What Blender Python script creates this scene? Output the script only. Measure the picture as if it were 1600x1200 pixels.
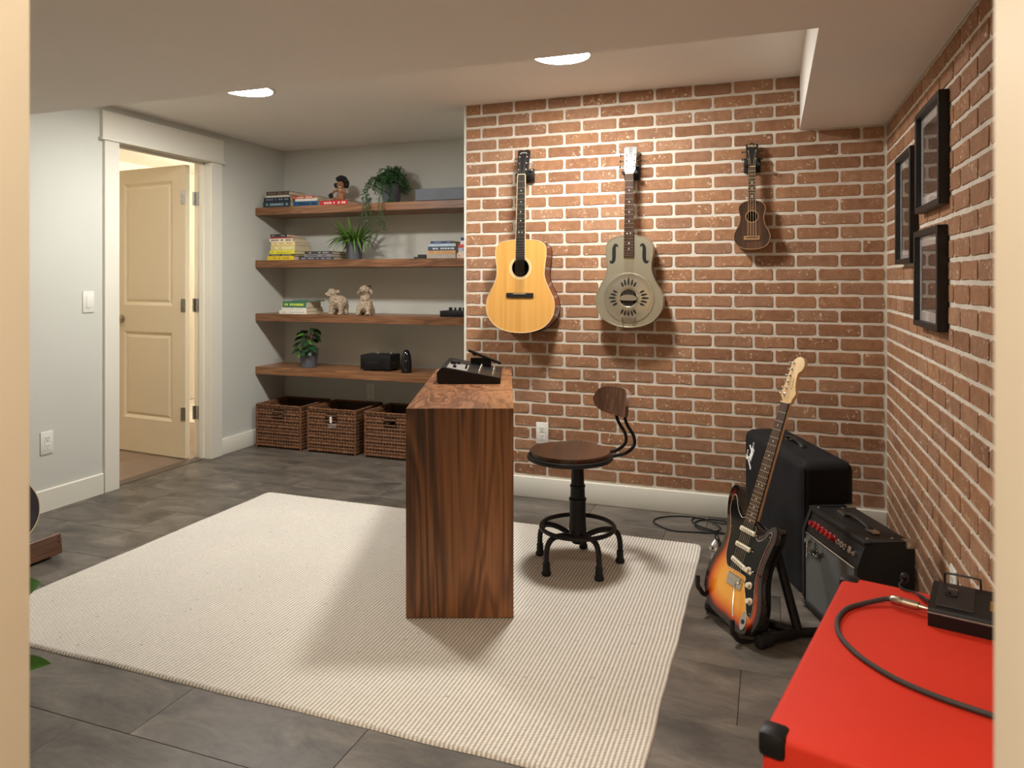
import bpy, bmesh, math, random
from mathutils import Vector, Matrix, Euler
from mathutils.geometry import delaunay_2d_cdt
import numpy as np

for _o in list(bpy.data.objects):
    bpy.data.objects.remove(_o)
scn = bpy.context.scene
COL = scn.collection
random.seed(7)
PI = math.pi
R = math.radians

# ------------------------------------------------------------------ camera, world, exposure
CAM_H = 1.22
F_PX, HOR_Y = 1123.0, 437.0
TH = math.atan2(406, 1123)
cT, sT = math.cos(TH), math.sin(TH)
cam_d = bpy.data.cameras.new('camera')
cam = bpy.data.objects.new('camera', cam_d)
COL.objects.link(cam)
cam.location = (0, 0, CAM_H)
cam.rotation_euler = (PI / 2, 0, TH)
cam_d.sensor_width = 36
cam_d.sensor_fit = 'HORIZONTAL'
cam_d.lens = F_PX / 1600 * 36
cam_d.shift_y = -(600 - HOR_Y) / 1600
cam_d.clip_start = 0.02
cam_d.dof.use_dof = True
cam_d.dof.focus_distance = 3.3
cam_d.dof.aperture_fstop = 6.3
scn.camera = cam
world = bpy.data.worlds.new('world')
scn.world = world
world.use_nodes = True
world.node_tree.nodes['Background'].inputs[0].default_value = (0.9, 0.95, 1, 1)
world.node_tree.nodes['Background'].inputs[1].default_value = 0.05
scn.view_settings.view_transform = 'Standard'
scn.view_settings.look = 'None'
scn.view_settings.gamma = 1
scn.view_settings.use_curve_mapping = False
scn.view_settings.exposure = 1.0
LED = 112.0          # radiance of the two ceiling downlights
LED_COL = (1.0, 0.985, 0.95)
HALL = 100.0        # lamp of the hall the camera stands in
HALL2 = 85.0        # lamp of the hall behind the open door
WARM = (1.0, 0.88, 0.72)

# ------------------------------------------------------------------ room measures (metres)
XL, XR = -3.60, 0.514          # left wall, right brick wall
YB, YA = 3.829, 4.70           # brick back wall, alcove back wall
XE = -1.675                    # left end of the brick back wall
YF = 0.50                      # wall with the opening the camera looks through
ZC, ZS = 2.228, 1.962          # ceiling, dropped soffits
BASE = 0.115                   # baseboard height


def at_y(x, y, Y):
    """pixel -> point on the plane Y"""
    dx = (x - 800) / F_PX
    dz = (HOR_Y - y) / F_PX
    t = Y / (dx * sT + cT)
    return Vector(((dx * cT - sT) * t, Y, CAM_H + dz * t))


# ------------------------------------------------------------------ mesh helper
class MB:
    def __init__(self):
        self.v, self.f = [], []

    def add(self, vs, fs, mtx=None):
        n = len(self.v)
        if mtx is not None:
            vs = [mtx @ Vector(q) for q in vs]
        self.v.extend([tuple(q) for q in vs])
        self.f.extend([tuple(i + n for i in f) for f in fs])
        return self

    def box(self, x0, x1, y0, y1, z0, z1, mtx=None):
        vs = [(x0, y0, z0), (x1, y0, z0), (x1, y1, z0), (x0, y1, z0), (x0, y0, z1), (x1, y0, z1), (x1, y1, z1), (x0, y1, z1)]
        fs = [(0, 3, 2, 1), (4, 5, 6, 7), (0, 1, 5, 4), (1, 2, 6, 5), (2, 3, 7, 6), (3, 0, 4, 7)]
        return self.add(vs, fs, mtx)

    def rbox(self, x0, x1, y0, y1, z0, z1, r=0.005, seg=2, mtx=None):
        bm = bmesh.new()
        bmesh.ops.create_cube(bm, size=1)
        for q in bm.verts:
            q.co = ((x0 + x1) / 2 + q.co.x * (x1 - x0), (y0 + y1) / 2 + q.co.y * (y1 - y0), (z0 + z1) / 2 + q.co.z * (z1 - z0))
        bmesh.ops.bevel(bm, geom=list(bm.edges), offset=r, segments=seg, affect='EDGES', profile=0.5, clamp_overlap=True)
        return self.bm(bm, mtx)

    def bm(self, bm, mtx=None):
        bm.verts.index_update()
        self.add([q.co.copy() for q in bm.verts], [[q.index for q in f.verts] for f in bm.faces], mtx)
        bm.free()
        return self

    def tube(self, pts, r, seg=8, closed=False, mtx=None, flat=None):
        pts = [Vector(p) for p in pts]
        n = len(pts)
        rr = r if isinstance(r, (list, tuple)) else [r] * n
        vs, fs = [], []
        up = None
        for i, p in enumerate(pts):
            if closed:
                t = pts[(i + 1) % n] - pts[i - 1]
            else:
                t = pts[min(i + 1, n - 1)] - pts[max(i - 1, 0)]
            t = t.normalized() if t.length > 1e-9 else Vector((0, 0, 1))
            if up is None:
                up = Vector((0, 0, 1)) if abs(t.z) < 0.9 else Vector((1, 0, 0))
            a = t.cross(up)
            if a.length < 1e-6:
                a = t.cross(Vector((1, 0.3, 0)))
            a.normalize()
            b = a.cross(t).normalized()
            up = b
            for k in range(seg):
                an = 2 * PI * k / seg
                vs.append(p + (a * math.cos(an) + b * math.sin(an) * (flat or 1)) * rr[i])
        m = n if closed else n - 1
        for i in range(m):
            j = (i + 1) % n
            for k in range(seg):
                k2 = (k + 1) % seg
                fs.append((i * seg + k, j * seg + k, j * seg + k2, i * seg + k2))
        if not closed:
            fs.append(tuple(range(seg)))
            fs.append(tuple((n - 1) * seg + k for k in reversed(range(seg))))
        return self.add(vs, fs, mtx)

    def lathe(self, prof, seg=24, c=(0, 0, 0), mtx=None, caps=True):
        vs, fs = [], []
        for (r, z) in prof:
            for k in range(seg):
                a = 2 * PI * k / seg
                vs.append((c[0] + r * math.cos(a), c[1] + r * math.sin(a), c[2] + z))
        n = len(prof)
        for i in range(n - 1):
            for k in range(seg):
                k2 = (k + 1) % seg
                fs.append((i * seg + k, i * seg + k2, (i + 1) * seg + k2, (i + 1) * seg + k))
        if caps and prof[0][0] > 1e-5:
            fs.append(tuple(reversed(range(seg))))
        if caps and prof[-1][0] > 1e-5:
            fs.append(tuple((n - 1) * seg + k for k in range(seg)))
        return self.add(vs, fs, mtx)

    def prism(self, poly, z0, z1, mtx=None):
        n = len(poly)
        vs = [(p[0], p[1], z0) for p in poly] + [(p[0], p[1], z1) for p in poly]
        fs = [tuple(reversed(range(n))), tuple(range(n, 2 * n))]
        fs += [(i, (i + 1) % n, n + (i + 1) % n, n + i) for i in range(n)]
        return self.add(vs, fs, mtx)

    def ell(self, c, r, seg=14, rings=8, mtx=None):
        c = Vector(c)
        r = (r, r, r) if not isinstance(r, (tuple, list)) else r
        vs, fs = [(c.x, c.y, c.z - r[2])], []
        for i in range(1, rings):
            th = PI * i / rings
            for k in range(seg):
                a = 2 * PI * k / seg
                vs.append((c.x + r[0] * math.sin(th) * math.cos(a), c.y + r[1] * math.sin(th) * math.sin(a), c.z - r[2] * math.cos(th)))
        vs.append((c.x, c.y, c.z + r[2]))
        last = len(vs) - 1
        for k in range(seg):
            fs.append((0, 1 + (k + 1) % seg, 1 + k))
            fs.append((last, 1 + (rings - 2) * seg + k, 1 + (rings - 2) * seg + (k + 1) % seg))
        for i in range(rings - 2):
            for k in range(seg):
                k2 = (k + 1) % seg
                a, b = 1 + i * seg, 1 + (i + 1) * seg
                fs.append((a + k, a + k2, b + k2, b + k))
        return self.add(vs, fs, mtx)

    def mesh(self, name, mat, smooth=35):
        me = bpy.data.meshes.new(name)
        me.from_pydata(self.v, [], self.f)
        if mat:
            me.materials.append(mat)
        bm = bmesh.new()
        bm.from_mesh(me)
        bmesh.ops.recalc_face_normals(bm, faces=bm.faces)
        bm.to_mesh(me)
        bm.free()
        if smooth:
            me.shade_smooth()
            me.set_sharp_from_angle(angle=R(smooth))
        return me

    def build(self, name, mat, parent=None, smooth=35, world=False):
        if world and parent is not None:
            inv = ROOT[parent.name].inverted()
            self.v = [tuple(inv @ Vector(q)) for q in self.v]
        o = bpy.data.objects.new(name, self.mesh(name, mat, smooth))
        COL.objects.link(o)
        o.parent = parent
        return o


ROOT = {}


def tag(o, label=None, cat=None, group=None, kind=None):
    if label:
        o['label'] = label
    if cat:
        o['category'] = cat
    if group:
        o['group'] = group
    if kind:
        o['kind'] = kind
    return o


def thing(name, label, cat, loc=(0, 0, 0), rot=(0, 0, 0), group=None, scale=1.0):
    o = bpy.data.objects.new(name, None)
    COL.objects.link(o)
    o.empty_display_size = 0.05
    o.location = loc
    o.rotation_euler = rot
    o.scale = (scale,) * 3
    ROOT[o.name] = Matrix.LocRotScale(Vector(loc), Euler(rot), Vector((scale,) * 3))
    return tag(o, label, cat, group)


def put(name, me, parent=None, loc=(0, 0, 0), rot=(0, 0, 0), scale=(1, 1, 1)):
    o = bpy.data.objects.new(name, me)
    COL.objects.link(o)
    o.parent = parent
    o.location = loc
    o.rotation_euler = rot
    o.scale = scale if isinstance(scale, (tuple, list)) else (scale,) * 3
    return o


def struct(o):
    o['kind'] = 'structure'
    return o


def text_mb(body, size, shear=0.0, depth=0.0, bold=0.0):
    cu = bpy.data.curves.new('lettering', 'FONT')
    cu.body = body
    cu.size = size
    cu.shear = shear
    cu.extrude = depth
    cu.offset = bold
    cu.align_x = 'CENTER'
    cu.align_y = 'CENTER'
    cu.resolution_u = 3
    o = bpy.data.objects.new('lettering', cu)
    COL.objects.link(o)
    bpy.context.view_layer.update()
    me = bpy.data.meshes.new_from_object(o.evaluated_get(bpy.context.evaluated_depsgraph_get()))
    mb = MB()
    mb.add([q.co.copy() for q in me.vertices], [tuple(p.vertices) for p in me.polygons])
    bpy.data.objects.remove(o)
    bpy.data.curves.remove(cu)
    bpy.data.meshes.remove(me)
    return mb


def spline(pts, closed=False, n=6):
    P = [Vector(p) for p in pts]
    out, L = [], len(P)
    rng = range(L) if closed else range(L - 1)
    for i in rng:
        if closed:
            p0, p1, p2, p3 = P[i - 1], P[i], P[(i + 1) % L], P[(i + 2) % L]
        else:
            p0, p1, p2, p3 = P[max(i - 1, 0)], P[i], P[i + 1], P[min(i + 2, L - 1)]
        for k in range(n):
            t = k / n
            out.append(0.5 * ((2 * p1) + (p2 - p0) * t + (2 * p0 - 5 * p1 + 4 * p2 - p3) * t * t + (3 * p1 - p0 - 3 * p2 + p3) * t ** 3))
    if not closed:
        out.append(P[-1])
    return out


# ------------------------------------------------------------------ materials
MATS = {}


def srgb(r, g, b):
    def f(c):
        c /= 255
        return c / 12.92 if c <= 0.04045 else ((c + 0.055) / 1.055) ** 2.4
    return (f(r), f(g), f(b), 1)


def new_mat(name):
    m = bpy.data.materials.new(name)
    m.use_nodes = True
    nt = m.node_tree
    b = nt.nodes['Principled BSDF']
    MATS[name] = m
    return m, nt, b


def N(nt, typ, **kw):
    n = nt.nodes.new(typ)
    for k, v in kw.items():
        if k.startswith('i_'):
            key = k[2:]
            key = int(key) if key.isdigit() else key.replace('_', ' ')
            n.inputs[key].default_value = v
        else:
            setattr(n, k, v)
    return n


def ramp(nt, fac, stops):
    r = nt.nodes.new('ShaderNodeValToRGB')
    el = r.color_ramp.elements
    while len(el) < len(stops):
        el.new(0.5)
    for e, (p, c) in zip(el, stops):
        e.position = p
        e.color = c
    nt.links.new(fac, r.inputs[0])
    return r.outputs[0]


def coords(nt, scale=(1, 1, 1), rnd=True, kind='Object'):
    tc = nt.nodes.new('ShaderNodeTexCoord')
    mp = nt.nodes.new('ShaderNodeMapping')
    mp.inputs['Scale'].default_value = scale
    nt.links.new(tc.outputs[kind], mp.inputs[0])
    if rnd:
        oi = nt.nodes.new('ShaderNodeObjectInfo')
        mu = N(nt, 'ShaderNodeVectorMath', operation='SCALE')
        mu.inputs[0].default_value = (17.3, 9.1, 23.7)
        nt.links.new(oi.outputs['Random'], mu.inputs['Scale'])
        nt.links.new(mu.outputs[0], mp.inputs['Location'])
    return mp.outputs[0]


def bump(nt, b, h, strength=0.2, dist=0.002):
    n = N(nt, 'ShaderNodeBump')
    n.inputs['Strength'].default_value = strength
    n.inputs['Distance'].default_value = dist
    nt.links.new(h, n.inputs['Height'])
    nt.links.new(n.outputs[0], b.inputs['Normal'])


def mk(name, col, rough=0.5, metal=0.0, var=0.08, scale=18.0, bmp=0.0, bscale=250.0, coat=0.0, spec=0.5):
    m, nt, b = new_mat(name)
    v = coords(nt)
    nz = N(nt, 'ShaderNodeTexNoise', i_Scale=scale, i_Detail=4.0)
    nt.links.new(v, nz.inputs['Vector'])
    lo = tuple(c * (1 - var) for c in col[:3]) + (1,)
    hi = tuple(min(1, c * (1 + var)) for c in col[:3]) + (1,)
    nt.links.new(ramp(nt, nz.outputs[0], [(0.3, lo), (0.7, hi)]), b.inputs['Base Color'])
    b.inputs['Roughness'].default_value = rough
    b.inputs['Metallic'].default_value = metal
    b.inputs['Coat Weight'].default_value = coat
    b.inputs['Specular IOR Level'].default_value = spec
    if bmp:
        n2 = N(nt, 'ShaderNodeTexNoise', i_Scale=bscale, i_Detail=3.0)
        nt.links.new(v, n2.inputs['Vector'])
        bump(nt, b, n2.outputs[0], bmp)
    return m


def emit(name, col, strength):
    m, nt, b = new_mat(name)
    b.inputs['Base Color'].default_value = (0.8, 0.8, 0.8, 1)
    b.inputs['Emission Color'].default_value = tuple(col) + (1,)
    b.inputs['Emission Strength'].default_value = strength
    return m


def wood(name, stops, grain=(9, 9, 0.7), rings=7.0, dist=1.2, rough=0.38, rnd=True, coat=0.0, fine=0.25, amp=0.10):
    """contour-line grain: sine of stretched noise plus fine streaks; the long axis has the small scale"""
    m, nt, b = new_mat(name)
    v = coords(nt, grain, rnd)
    nz = N(nt, 'ShaderNodeTexNoise', i_Scale=1.0, i_Detail=2.5, i_Roughness=0.45, i_Distortion=dist)
    nt.links.new(v, nz.inputs['Vector'])
    mul = N(nt, 'ShaderNodeMath', operation='MULTIPLY')
    mul.inputs[1].default_value = rings * 6.283
    nt.links.new(nz.outputs[0], mul.inputs[0])
    sn = N(nt, 'ShaderNodeMath', operation='SINE')
    nt.links.new(mul.outputs[0], sn.inputs[0])
    v2 = coords(nt, tuple(g * 14 if g > 3 else g * 3 for g in grain), rnd)
    n2 = N(nt, 'ShaderNodeTexNoise', i_Scale=1.0, i_Detail=3.0)
    nt.links.new(v2, n2.inputs['Vector'])
    a = N(nt, 'ShaderNodeMath', operation='MULTIPLY_ADD')
    a.inputs[1].default_value = amp
    a.inputs[2].default_value = 0.5
    nt.links.new(sn.outputs[0], a.inputs[0])
    a1 = N(nt, 'ShaderNodeMath', operation='MULTIPLY_ADD')
    a1.inputs[1].default_value = fine * 2
    nt.links.new(n2.outputs[0], a1.inputs[0])
    nt.links.new(a.outputs[0], a1.inputs[2])
    v3 = coords(nt, tuple(g * 0.35 for g in grain), rnd)
    n3 = N(nt, 'ShaderNodeTexNoise', i_Scale=1.0, i_Detail=2.0)
    nt.links.new(v3, n3.inputs['Vector'])
    a2 = N(nt, 'ShaderNodeMath', operation='MULTIPLY_ADD')
    a2.inputs[1].default_value = 0.7
    nt.links.new(n3.outputs[0], a2.inputs[0])
    nt.links.new(a1.outputs[0], a2.inputs[2])
    a3 = N(nt, 'ShaderNodeMath', operation='SUBTRACT')
    a3.inputs[1].default_value = 0.35 + fine
    nt.links.new(a2.outputs[0], a3.inputs[0])
    nt.links.new(ramp(nt, a3.outputs[0], stops), b.inputs['Base Color'])
    b.inputs['Roughness'].default_value = rough
    b.inputs['Coat Weight'].default_value = coat
    bump(nt, b, n2.outputs[0], 0.08)
    return m


WALNUT = [(0.2, srgb(84, 54, 34)), (0.45, srgb(120, 80, 52)), (0.62, srgb(144, 100, 66)), (0.85, srgb(166, 122, 84))]
WALNUT_D = [(0.15, srgb(62, 38, 23)), (0.42, srgb(112, 72, 43)), (0.6, srgb(138, 90, 54)), (0.85, srgb(166, 114, 72))]
M_wal_x = wood('walnut_along_x', WALNUT, (0.9, 9, 9))
M_wal_z = wood('walnut_along_z', WALNUT_D, (9, 9, 0.75), rings=5, dist=1.6, amp=0.15, fine=0.2)
M_wal_top = wood('walnut_burl_top', [(0.15, srgb(68, 42, 28)), (0.45, srgb(112, 72, 47)), (0.62, srgb(136, 91, 60)), (0.85, srgb(160, 114, 78))], (9, 2.6, 9), rings=5, dist=2.0, rough=0.35, amp=0.16)
M_stand_w = wood('stand_wood', [(0.2, srgb(62, 40, 28)), (0.5, srgb(108, 74, 52)), (0.8, srgb(140, 102, 74))], (9, 0.9, 9))
M_seat = wood('seat_wood', [(0.2, srgb(46, 27, 16)), (0.5, srgb(76, 46, 27)), (0.8, srgb(100, 63, 38))], (16, 1.6, 9), rings=4, rough=0.33)
M_back = wood('backrest_wood', [(0.2, srgb(56, 34, 22)), (0.5, srgb(98, 66, 46)), (0.8, srgb(126, 90, 66))], (9, 26, 3), rings=5, rough=0.4)
M_rose = wood('rosewood_board', [(0.2, srgb(34, 20, 15)), (0.5, srgb(56, 35, 27)), (0.8, srgb(80, 52, 40))], (60, 6, 60), rings=2)
M_ebony = mk('ebony_board', srgb(30, 27, 26), 0.4)
M_mah = wood('mahogany', [(0.2, srgb(86, 38, 22)), (0.5, srgb(128, 62, 36)), (0.8, srgb(156, 84, 52))], (40, 4, 40), rings=2, rough=0.25, coat=0.5)
M_spruce = wood('spruce_top', [(0.1, srgb(196, 138, 66)), (0.5, srgb(218, 162, 84)), (0.9, srgb(230, 180, 104))], (70, 2.5, 70), rings=1.2, dist=0.2, rough=0.25, coat=0.6, fine=0.15)
M_ebstripe = wood('striped_ebony', [(0.15, srgb(26, 17, 14)), (0.45, srgb(58, 36, 26)), (0.6, srgb(98, 62, 44)), (0.85, srgb(126, 84, 60))], (75, 2.2, 75), rings=1.4, dist=0.3, rough=0.3, coat=0.4)
M_maple = wood('maple', [(0.1, srgb(206, 164, 104)), (0.5, srgb(228, 192, 136)), (0.9, srgb(238, 208, 158))], (60, 5, 60), rings=1.2, dist=0.3, rough=0.3, coat=0.4)

M_wall = mk('wall_paint', srgb(203, 203, 194), 0.75, var=0.012, scale=3, bmp=0.05, bscale=400)
M_ceil = mk('ceiling_paint', srgb(242, 237, 229), 0.85, var=0.012, scale=2, bmp=0.04, bscale=300)
M_trim = mk('trim_paint', srgb(226, 222, 208), 0.42, var=0.012, scale=5)
M_jamb = mk('jamb_paint', srgb(206, 194, 174), 0.5, var=0.012, scale=4)
M_doorp = mk('door_paint', srgb(228, 214, 184), 0.4, var=0.012, scale=5)
M_hallw = mk('hall_paint', srgb(232, 222, 202), 0.8, var=0.01, scale=3)
M_mortar = mk('mortar', srgb(214, 204, 188), 0.9, var=0.10, scale=14, bmp=0.35, bscale=260)
M_black = mk('black_plastic', srgb(15, 15, 16), 0.45, var=0.10, scale=30, spec=0.35)
M_blackm = mk('black_metal', srgb(24, 22, 21), 0.5, 0.3, var=0.15, scale=25, bmp=0.05)
M_rub = mk('black_rubber', srgb(15, 15, 15), 0.7, var=0.15, scale=40)
M_tolex = mk('black_tolex', srgb(21, 21, 22), 0.5, var=0.18, scale=120, bmp=0.35, bscale=700, spec=0.4)
M_cover = mk('black_cover_fabric', srgb(24, 24, 26), 0.8, var=0.3, scale=9, bmp=0.3, bscale=30, spec=0.25)
M_chrome = mk('chrome', srgb(205, 203, 198), 0.18, 1.0, var=0.04)
M_nickel = mk('satin_nickel', srgb(188, 176, 158), 0.32, 1.0, var=0.05)
M_steel = mk('hinge_steel', srgb(150, 154, 158), 0.35, 1.0, var=0.15, scale=60)
M_brass = mk('aged_brass', srgb(186, 158, 112), 0.35, 1.0, var=0.08)
M_white = mk('white_plastic', srgb(228, 226, 216), 0.4, var=0.01)
M_cream = mk('cream_plastic', srgb(226, 216, 190), 0.35, var=0.03)
M_darkslot = mk('dark_slot', srgb(40, 38, 36), 0.6)
M_pot = mk('grey_pot', srgb(86, 88, 94), 0.6, var=0.05, bmp=0.05)
M_soil = mk('soil', srgb(50, 38, 28), 0.95, var=0.4, scale=120, bmp=0.6)
M_grey = mk('grey_box', srgb(112, 118, 126), 0.6, var=0.10, scale=10)
M_red = mk('red_tolex', srgb(198, 50, 32), 0.62, var=0.04, scale=6, bmp=0.06, bscale=700, spec=0.2)
M_dark = mk('dark_interior', srgb(16, 13, 11), 0.9)
M_pages = mk('book_pages', srgb(214, 198, 168), 0.85, var=0.08, scale=60)
M_string = mk('string_metal', srgb(190, 182, 168), 0.3, 1.0)
M_bind = mk('cream_binding', srgb(222, 198, 152), 0.4, var=0.03)
M_ukebind = mk('brown_binding', srgb(160, 122, 84), 0.4, var=0.05)
M_pearl = mk('pearl_dot', srgb(228, 226, 218), 0.3)
M_reso = mk('bronze_green_metal', srgb(178, 170, 146), 0.34, 0.7, var=0.05, scale=12, coat=0.3)
M_resoc = mk('cover_plate_metal', srgb(196, 188, 166), 0.26, 0.85, var=0.05, scale=14)
M_pearlw = mk('pearl_white', srgb(122, 120, 114), 0.3, var=0.08, scale=120)
M_wick = mk('wicker', srgb(112, 74, 46), 0.7, var=0.45, scale=55, bmp=0.4, bscale=400)
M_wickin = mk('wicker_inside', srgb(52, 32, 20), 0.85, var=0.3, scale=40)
M_paper = mk('white_paper', srgb(228, 228, 222), 0.8)
M_sheep = mk('carved_stone_wool', srgb(158, 140, 118), 0.75, var=0.6, scale=130, bmp=0.5, bscale=240)
M_skin = mk('figurine_brown', srgb(150, 106, 74), 0.6, var=0.3, scale=50)
M_hair = mk('dark_curly_hair', srgb(30, 24, 24), 0.8, var=0.3, scale=80)
M_green1 = mk('fern_green', srgb(86, 124, 44), 0.5, var=0.35, scale=14)
M_green2 = mk('trailing_green', srgb(52, 88, 44), 0.55, var=0.35, scale=22)
M_green3 = mk('deep_green', srgb(34, 66, 36), 0.4, var=0.35, scale=16)
M_green4 = mk('fresh_leaf_green', srgb(70, 120, 42), 0.4, var=0.25, scale=12)
M_stem = mk('stem_brown', srgb(96, 78, 48), 0.7, var=0.2)
M_knobred = mk('red_knob', srgb(150, 22, 24), 0.3, var=0.1)
M_panel = mk('control_panel_black', srgb(20, 20, 22), 0.4)
M_label = mk('grey_label', srgb(128, 124, 118), 0.5, var=0.2, scale=60)
M_gold = mk('gold_print', srgb(140, 108, 44), 0.4, 0.3)
M_pgblack = mk('black_pickguard', srgb(9, 9, 10), 0.16, var=0.05, spec=0.4)
M_denim = mk('dark_top', srgb(46, 44, 50), 0.3, var=0.2, coat=0.4)
M_matb = mk('white_mat_board', srgb(214, 210, 206), 0.85)
M_print = mk('dark_print', srgb(52, 46, 44), 0.7, var=0.5, scale=9)
M_frame = mk('black_frame', srgb(20, 18, 17), 0.45, var=0.12, scale=40)
M_tileh = mk('hall_tile', srgb(132, 112, 94), 0.5, var=0.12, scale=5)

# glass: clear with a Fresnel reflection
M_glass, _nt, _b = new_mat('picture_glass')
_nt.nodes.remove(_b)
_tr = N(_nt, 'ShaderNodeBsdfTransparent')
_gl = N(_nt, 'ShaderNodeBsdfGlossy', i_Roughness=0.015)
_lw = N(_nt, 'ShaderNodeLayerWeight')
_lw.inputs['Blend'].default_value = 0.5
_pw = N(_nt, 'ShaderNodeMath', operation='POWER')
_pw.inputs[1].default_value = 5.0
_nt.links.new(_lw.outputs['Facing'], _pw.inputs[0])
_fr = N(_nt, 'ShaderNodeMath', operation='MULTIPLY_ADD')
_fr.inputs[1].default_value = 0.92
_fr.inputs[2].default_value = 0.045
_nt.links.new(_pw.outputs[0], _fr.inputs[0])
_mx = N(_nt, 'ShaderNodeMixShader')
_nt.links.new(_fr.outputs[0], _mx.inputs[0])
_nt.links.new(_tr.outputs[0], _mx.inputs[1])
_nt.links.new(_gl.outputs[0], _mx.inputs[2])
_nt.links.new(_mx.outputs[0], _nt.nodes['Material Output'].inputs[0])

# brick
M_brick, nt, b = new_mat('brick_face')
oi = N(nt, 'ShaderNodeObjectInfo')
ge = N(nt, 'ShaderNodeNewGeometry')
ad = N(nt, 'ShaderNodeMath', operation='ADD')
nt.links.new(oi.outputs['Random'], ad.inputs[0])
nt.links.new(ge.outputs['Random Per Island'], ad.inputs[1])
fr = N(nt, 'ShaderNodeMath', operation='FRACT')
nt.links.new(ad.outputs[0], fr.inputs[0])
tc = N(nt, 'ShaderNodeTexCoord')
sc3 = N(nt, 'ShaderNodeVectorMath', operation='SCALE')
sc3.inputs[0].default_value = (31.0, 17.0, 43.0)
nt.links.new(fr.outputs[0], sc3.inputs['Scale'])
vad = N(nt, 'ShaderNodeVectorMath', operation='ADD')
nt.links.new(tc.outputs['Object'], vad.inputs[0])
nt.links.new(sc3.outputs[0], vad.inputs[1])
base = ramp(nt, fr.outputs[0], [(0.0, srgb(142, 99, 70)), (0.3, srgb(158, 114, 81)), (0.6, srgb(164, 118, 83)), (0.8, srgb(150, 110, 83)), (1.0, srgb(170, 128, 96))])
n1 = N(nt, 'ShaderNodeTexNoise', i_Scale=26.0, i_Detail=6.0, i_Roughness=0.65)
nt.links.new(vad.outputs[0], n1.inputs['Vector'])
mx1 = N(nt, 'ShaderNodeMix', data_type='RGBA', blend_type='MULTIPLY')
mx1.inputs[0].default_value = 1.0
nt.links.new(base, mx1.inputs[6])
nt.links.new(ramp(nt, n1.outputs[0], [(0.3, (0.76, 0.74, 0.72, 1)), (0.68, (1.12, 1.12, 1.12, 1))]), mx1.inputs[7])
n2 = N(nt, 'ShaderNodeTexNoise', i_Scale=75.0, i_Detail=3.0, i_Distortion=0.8)
nt.links.new(vad.outputs[0], n2.inputs['Vector'])
n3 = N(nt, 'ShaderNodeTexNoise', i_Scale=9.0, i_Detail=2.0)
nt.links.new(vad.outputs[0], n3.inputs['Vector'])
m3 = N(nt, 'ShaderNodeMath', operation='MULTIPLY')
nt.links.new(ramp(nt, n2.outputs[0], [(0.60, (0, 0, 0, 1)), (0.67, (1, 1, 1, 1))]), m3.inputs[0])
nt.links.new(ramp(nt, n3.outputs[0], [(0.42, (0, 0, 0, 1)), (0.62, (1, 1, 1, 1))]), m3.inputs[1])
mx2 = N(nt, 'ShaderNodeMix', data_type='RGBA')
nt.links.new(m3.outputs[0], mx2.inputs[0])
nt.links.new(mx1.outputs[2], mx2.inputs[6])
mx2.inputs[7].default_value = srgb(216, 192, 160)
nt.links.new(mx2.outputs[2], b.inputs['Base Color'])
b.inputs['Roughness'].default_value = 0.85
bump(nt, b, n1.outputs[0], 0.5, 0.004)

# vinyl plank
M_floor, nt, b = new_mat('vinyl_stone_plank')
v = coords(nt, (2.2, 4.4, 1))
n1 = N(nt, 'ShaderNodeTexNoise', i_Scale=1.7, i_Detail=8.0, i_Roughness=0.62, i_Distortion=0.6)
nt.links.new(v, n1.inputs['Vector'])
n2 = N(nt, 'ShaderNodeTexNoise', i_Scale=14.0, i_Detail=5.0, i_Roughness=0.7)
nt.links.new(v, n2.inputs['Vector'])
c1 = ramp(nt, n1.outputs[0], [(0.3, srgb(64, 59, 53)), (0.44, srgb(88, 81, 73)), (0.57, srgb(106, 98, 88)), (0.72, srgb(128, 119, 108))])
mx = N(nt, 'ShaderNodeMix', data_type='RGBA', blend_type='MULTIPLY')
mx.inputs[0].default_value = 0.8
nt.links.new(c1, mx.inputs[6])
nt.links.new(ramp(nt, n2.outputs[0], [(0.35, (0.8, 0.8, 0.8, 1)), (0.6, (1.05, 1.05, 1.05, 1))]), mx.inputs[7])
nt.links.new(mx.outputs[2], b.inputs['Base Color'])
b.inputs['Roughness'].default_value = 0.42
bump(nt, b, n2.outputs[0], 0.08, 0.002)

# rug wool: pale ridges, greyer yarn between them
M_rug, nt, b = new_mat('rug_wool')
at = N(nt, 'ShaderNodeAttribute', attribute_name='yarn')
v = coords(nt, (1, 1, 1), False)
n2 = N(nt, 'ShaderNodeTexNoise', i_Scale=3.0, i_Detail=3.0)
nt.links.new(v, n2.inputs['Vector'])
mx = N(nt, 'ShaderNodeMix', data_type='RGBA', blend_type='MULTIPLY')
mx.inputs[0].default_value = 1.0
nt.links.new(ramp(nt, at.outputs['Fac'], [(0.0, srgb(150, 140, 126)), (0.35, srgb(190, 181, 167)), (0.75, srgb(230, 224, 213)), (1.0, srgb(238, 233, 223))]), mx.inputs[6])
nt.links.new(ramp(nt, n2.outputs[0], [(0.3, (0.95, 0.95, 0.95, 1)), (0.7, (1, 1, 1, 1))]), mx.inputs[7])
nt.links.new(mx.outputs[2], b.inputs['Base Color'])
b.inputs['Roughness'].default_value = 0.95
b.inputs['Specular IOR Level'].default_value = 0.1

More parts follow.
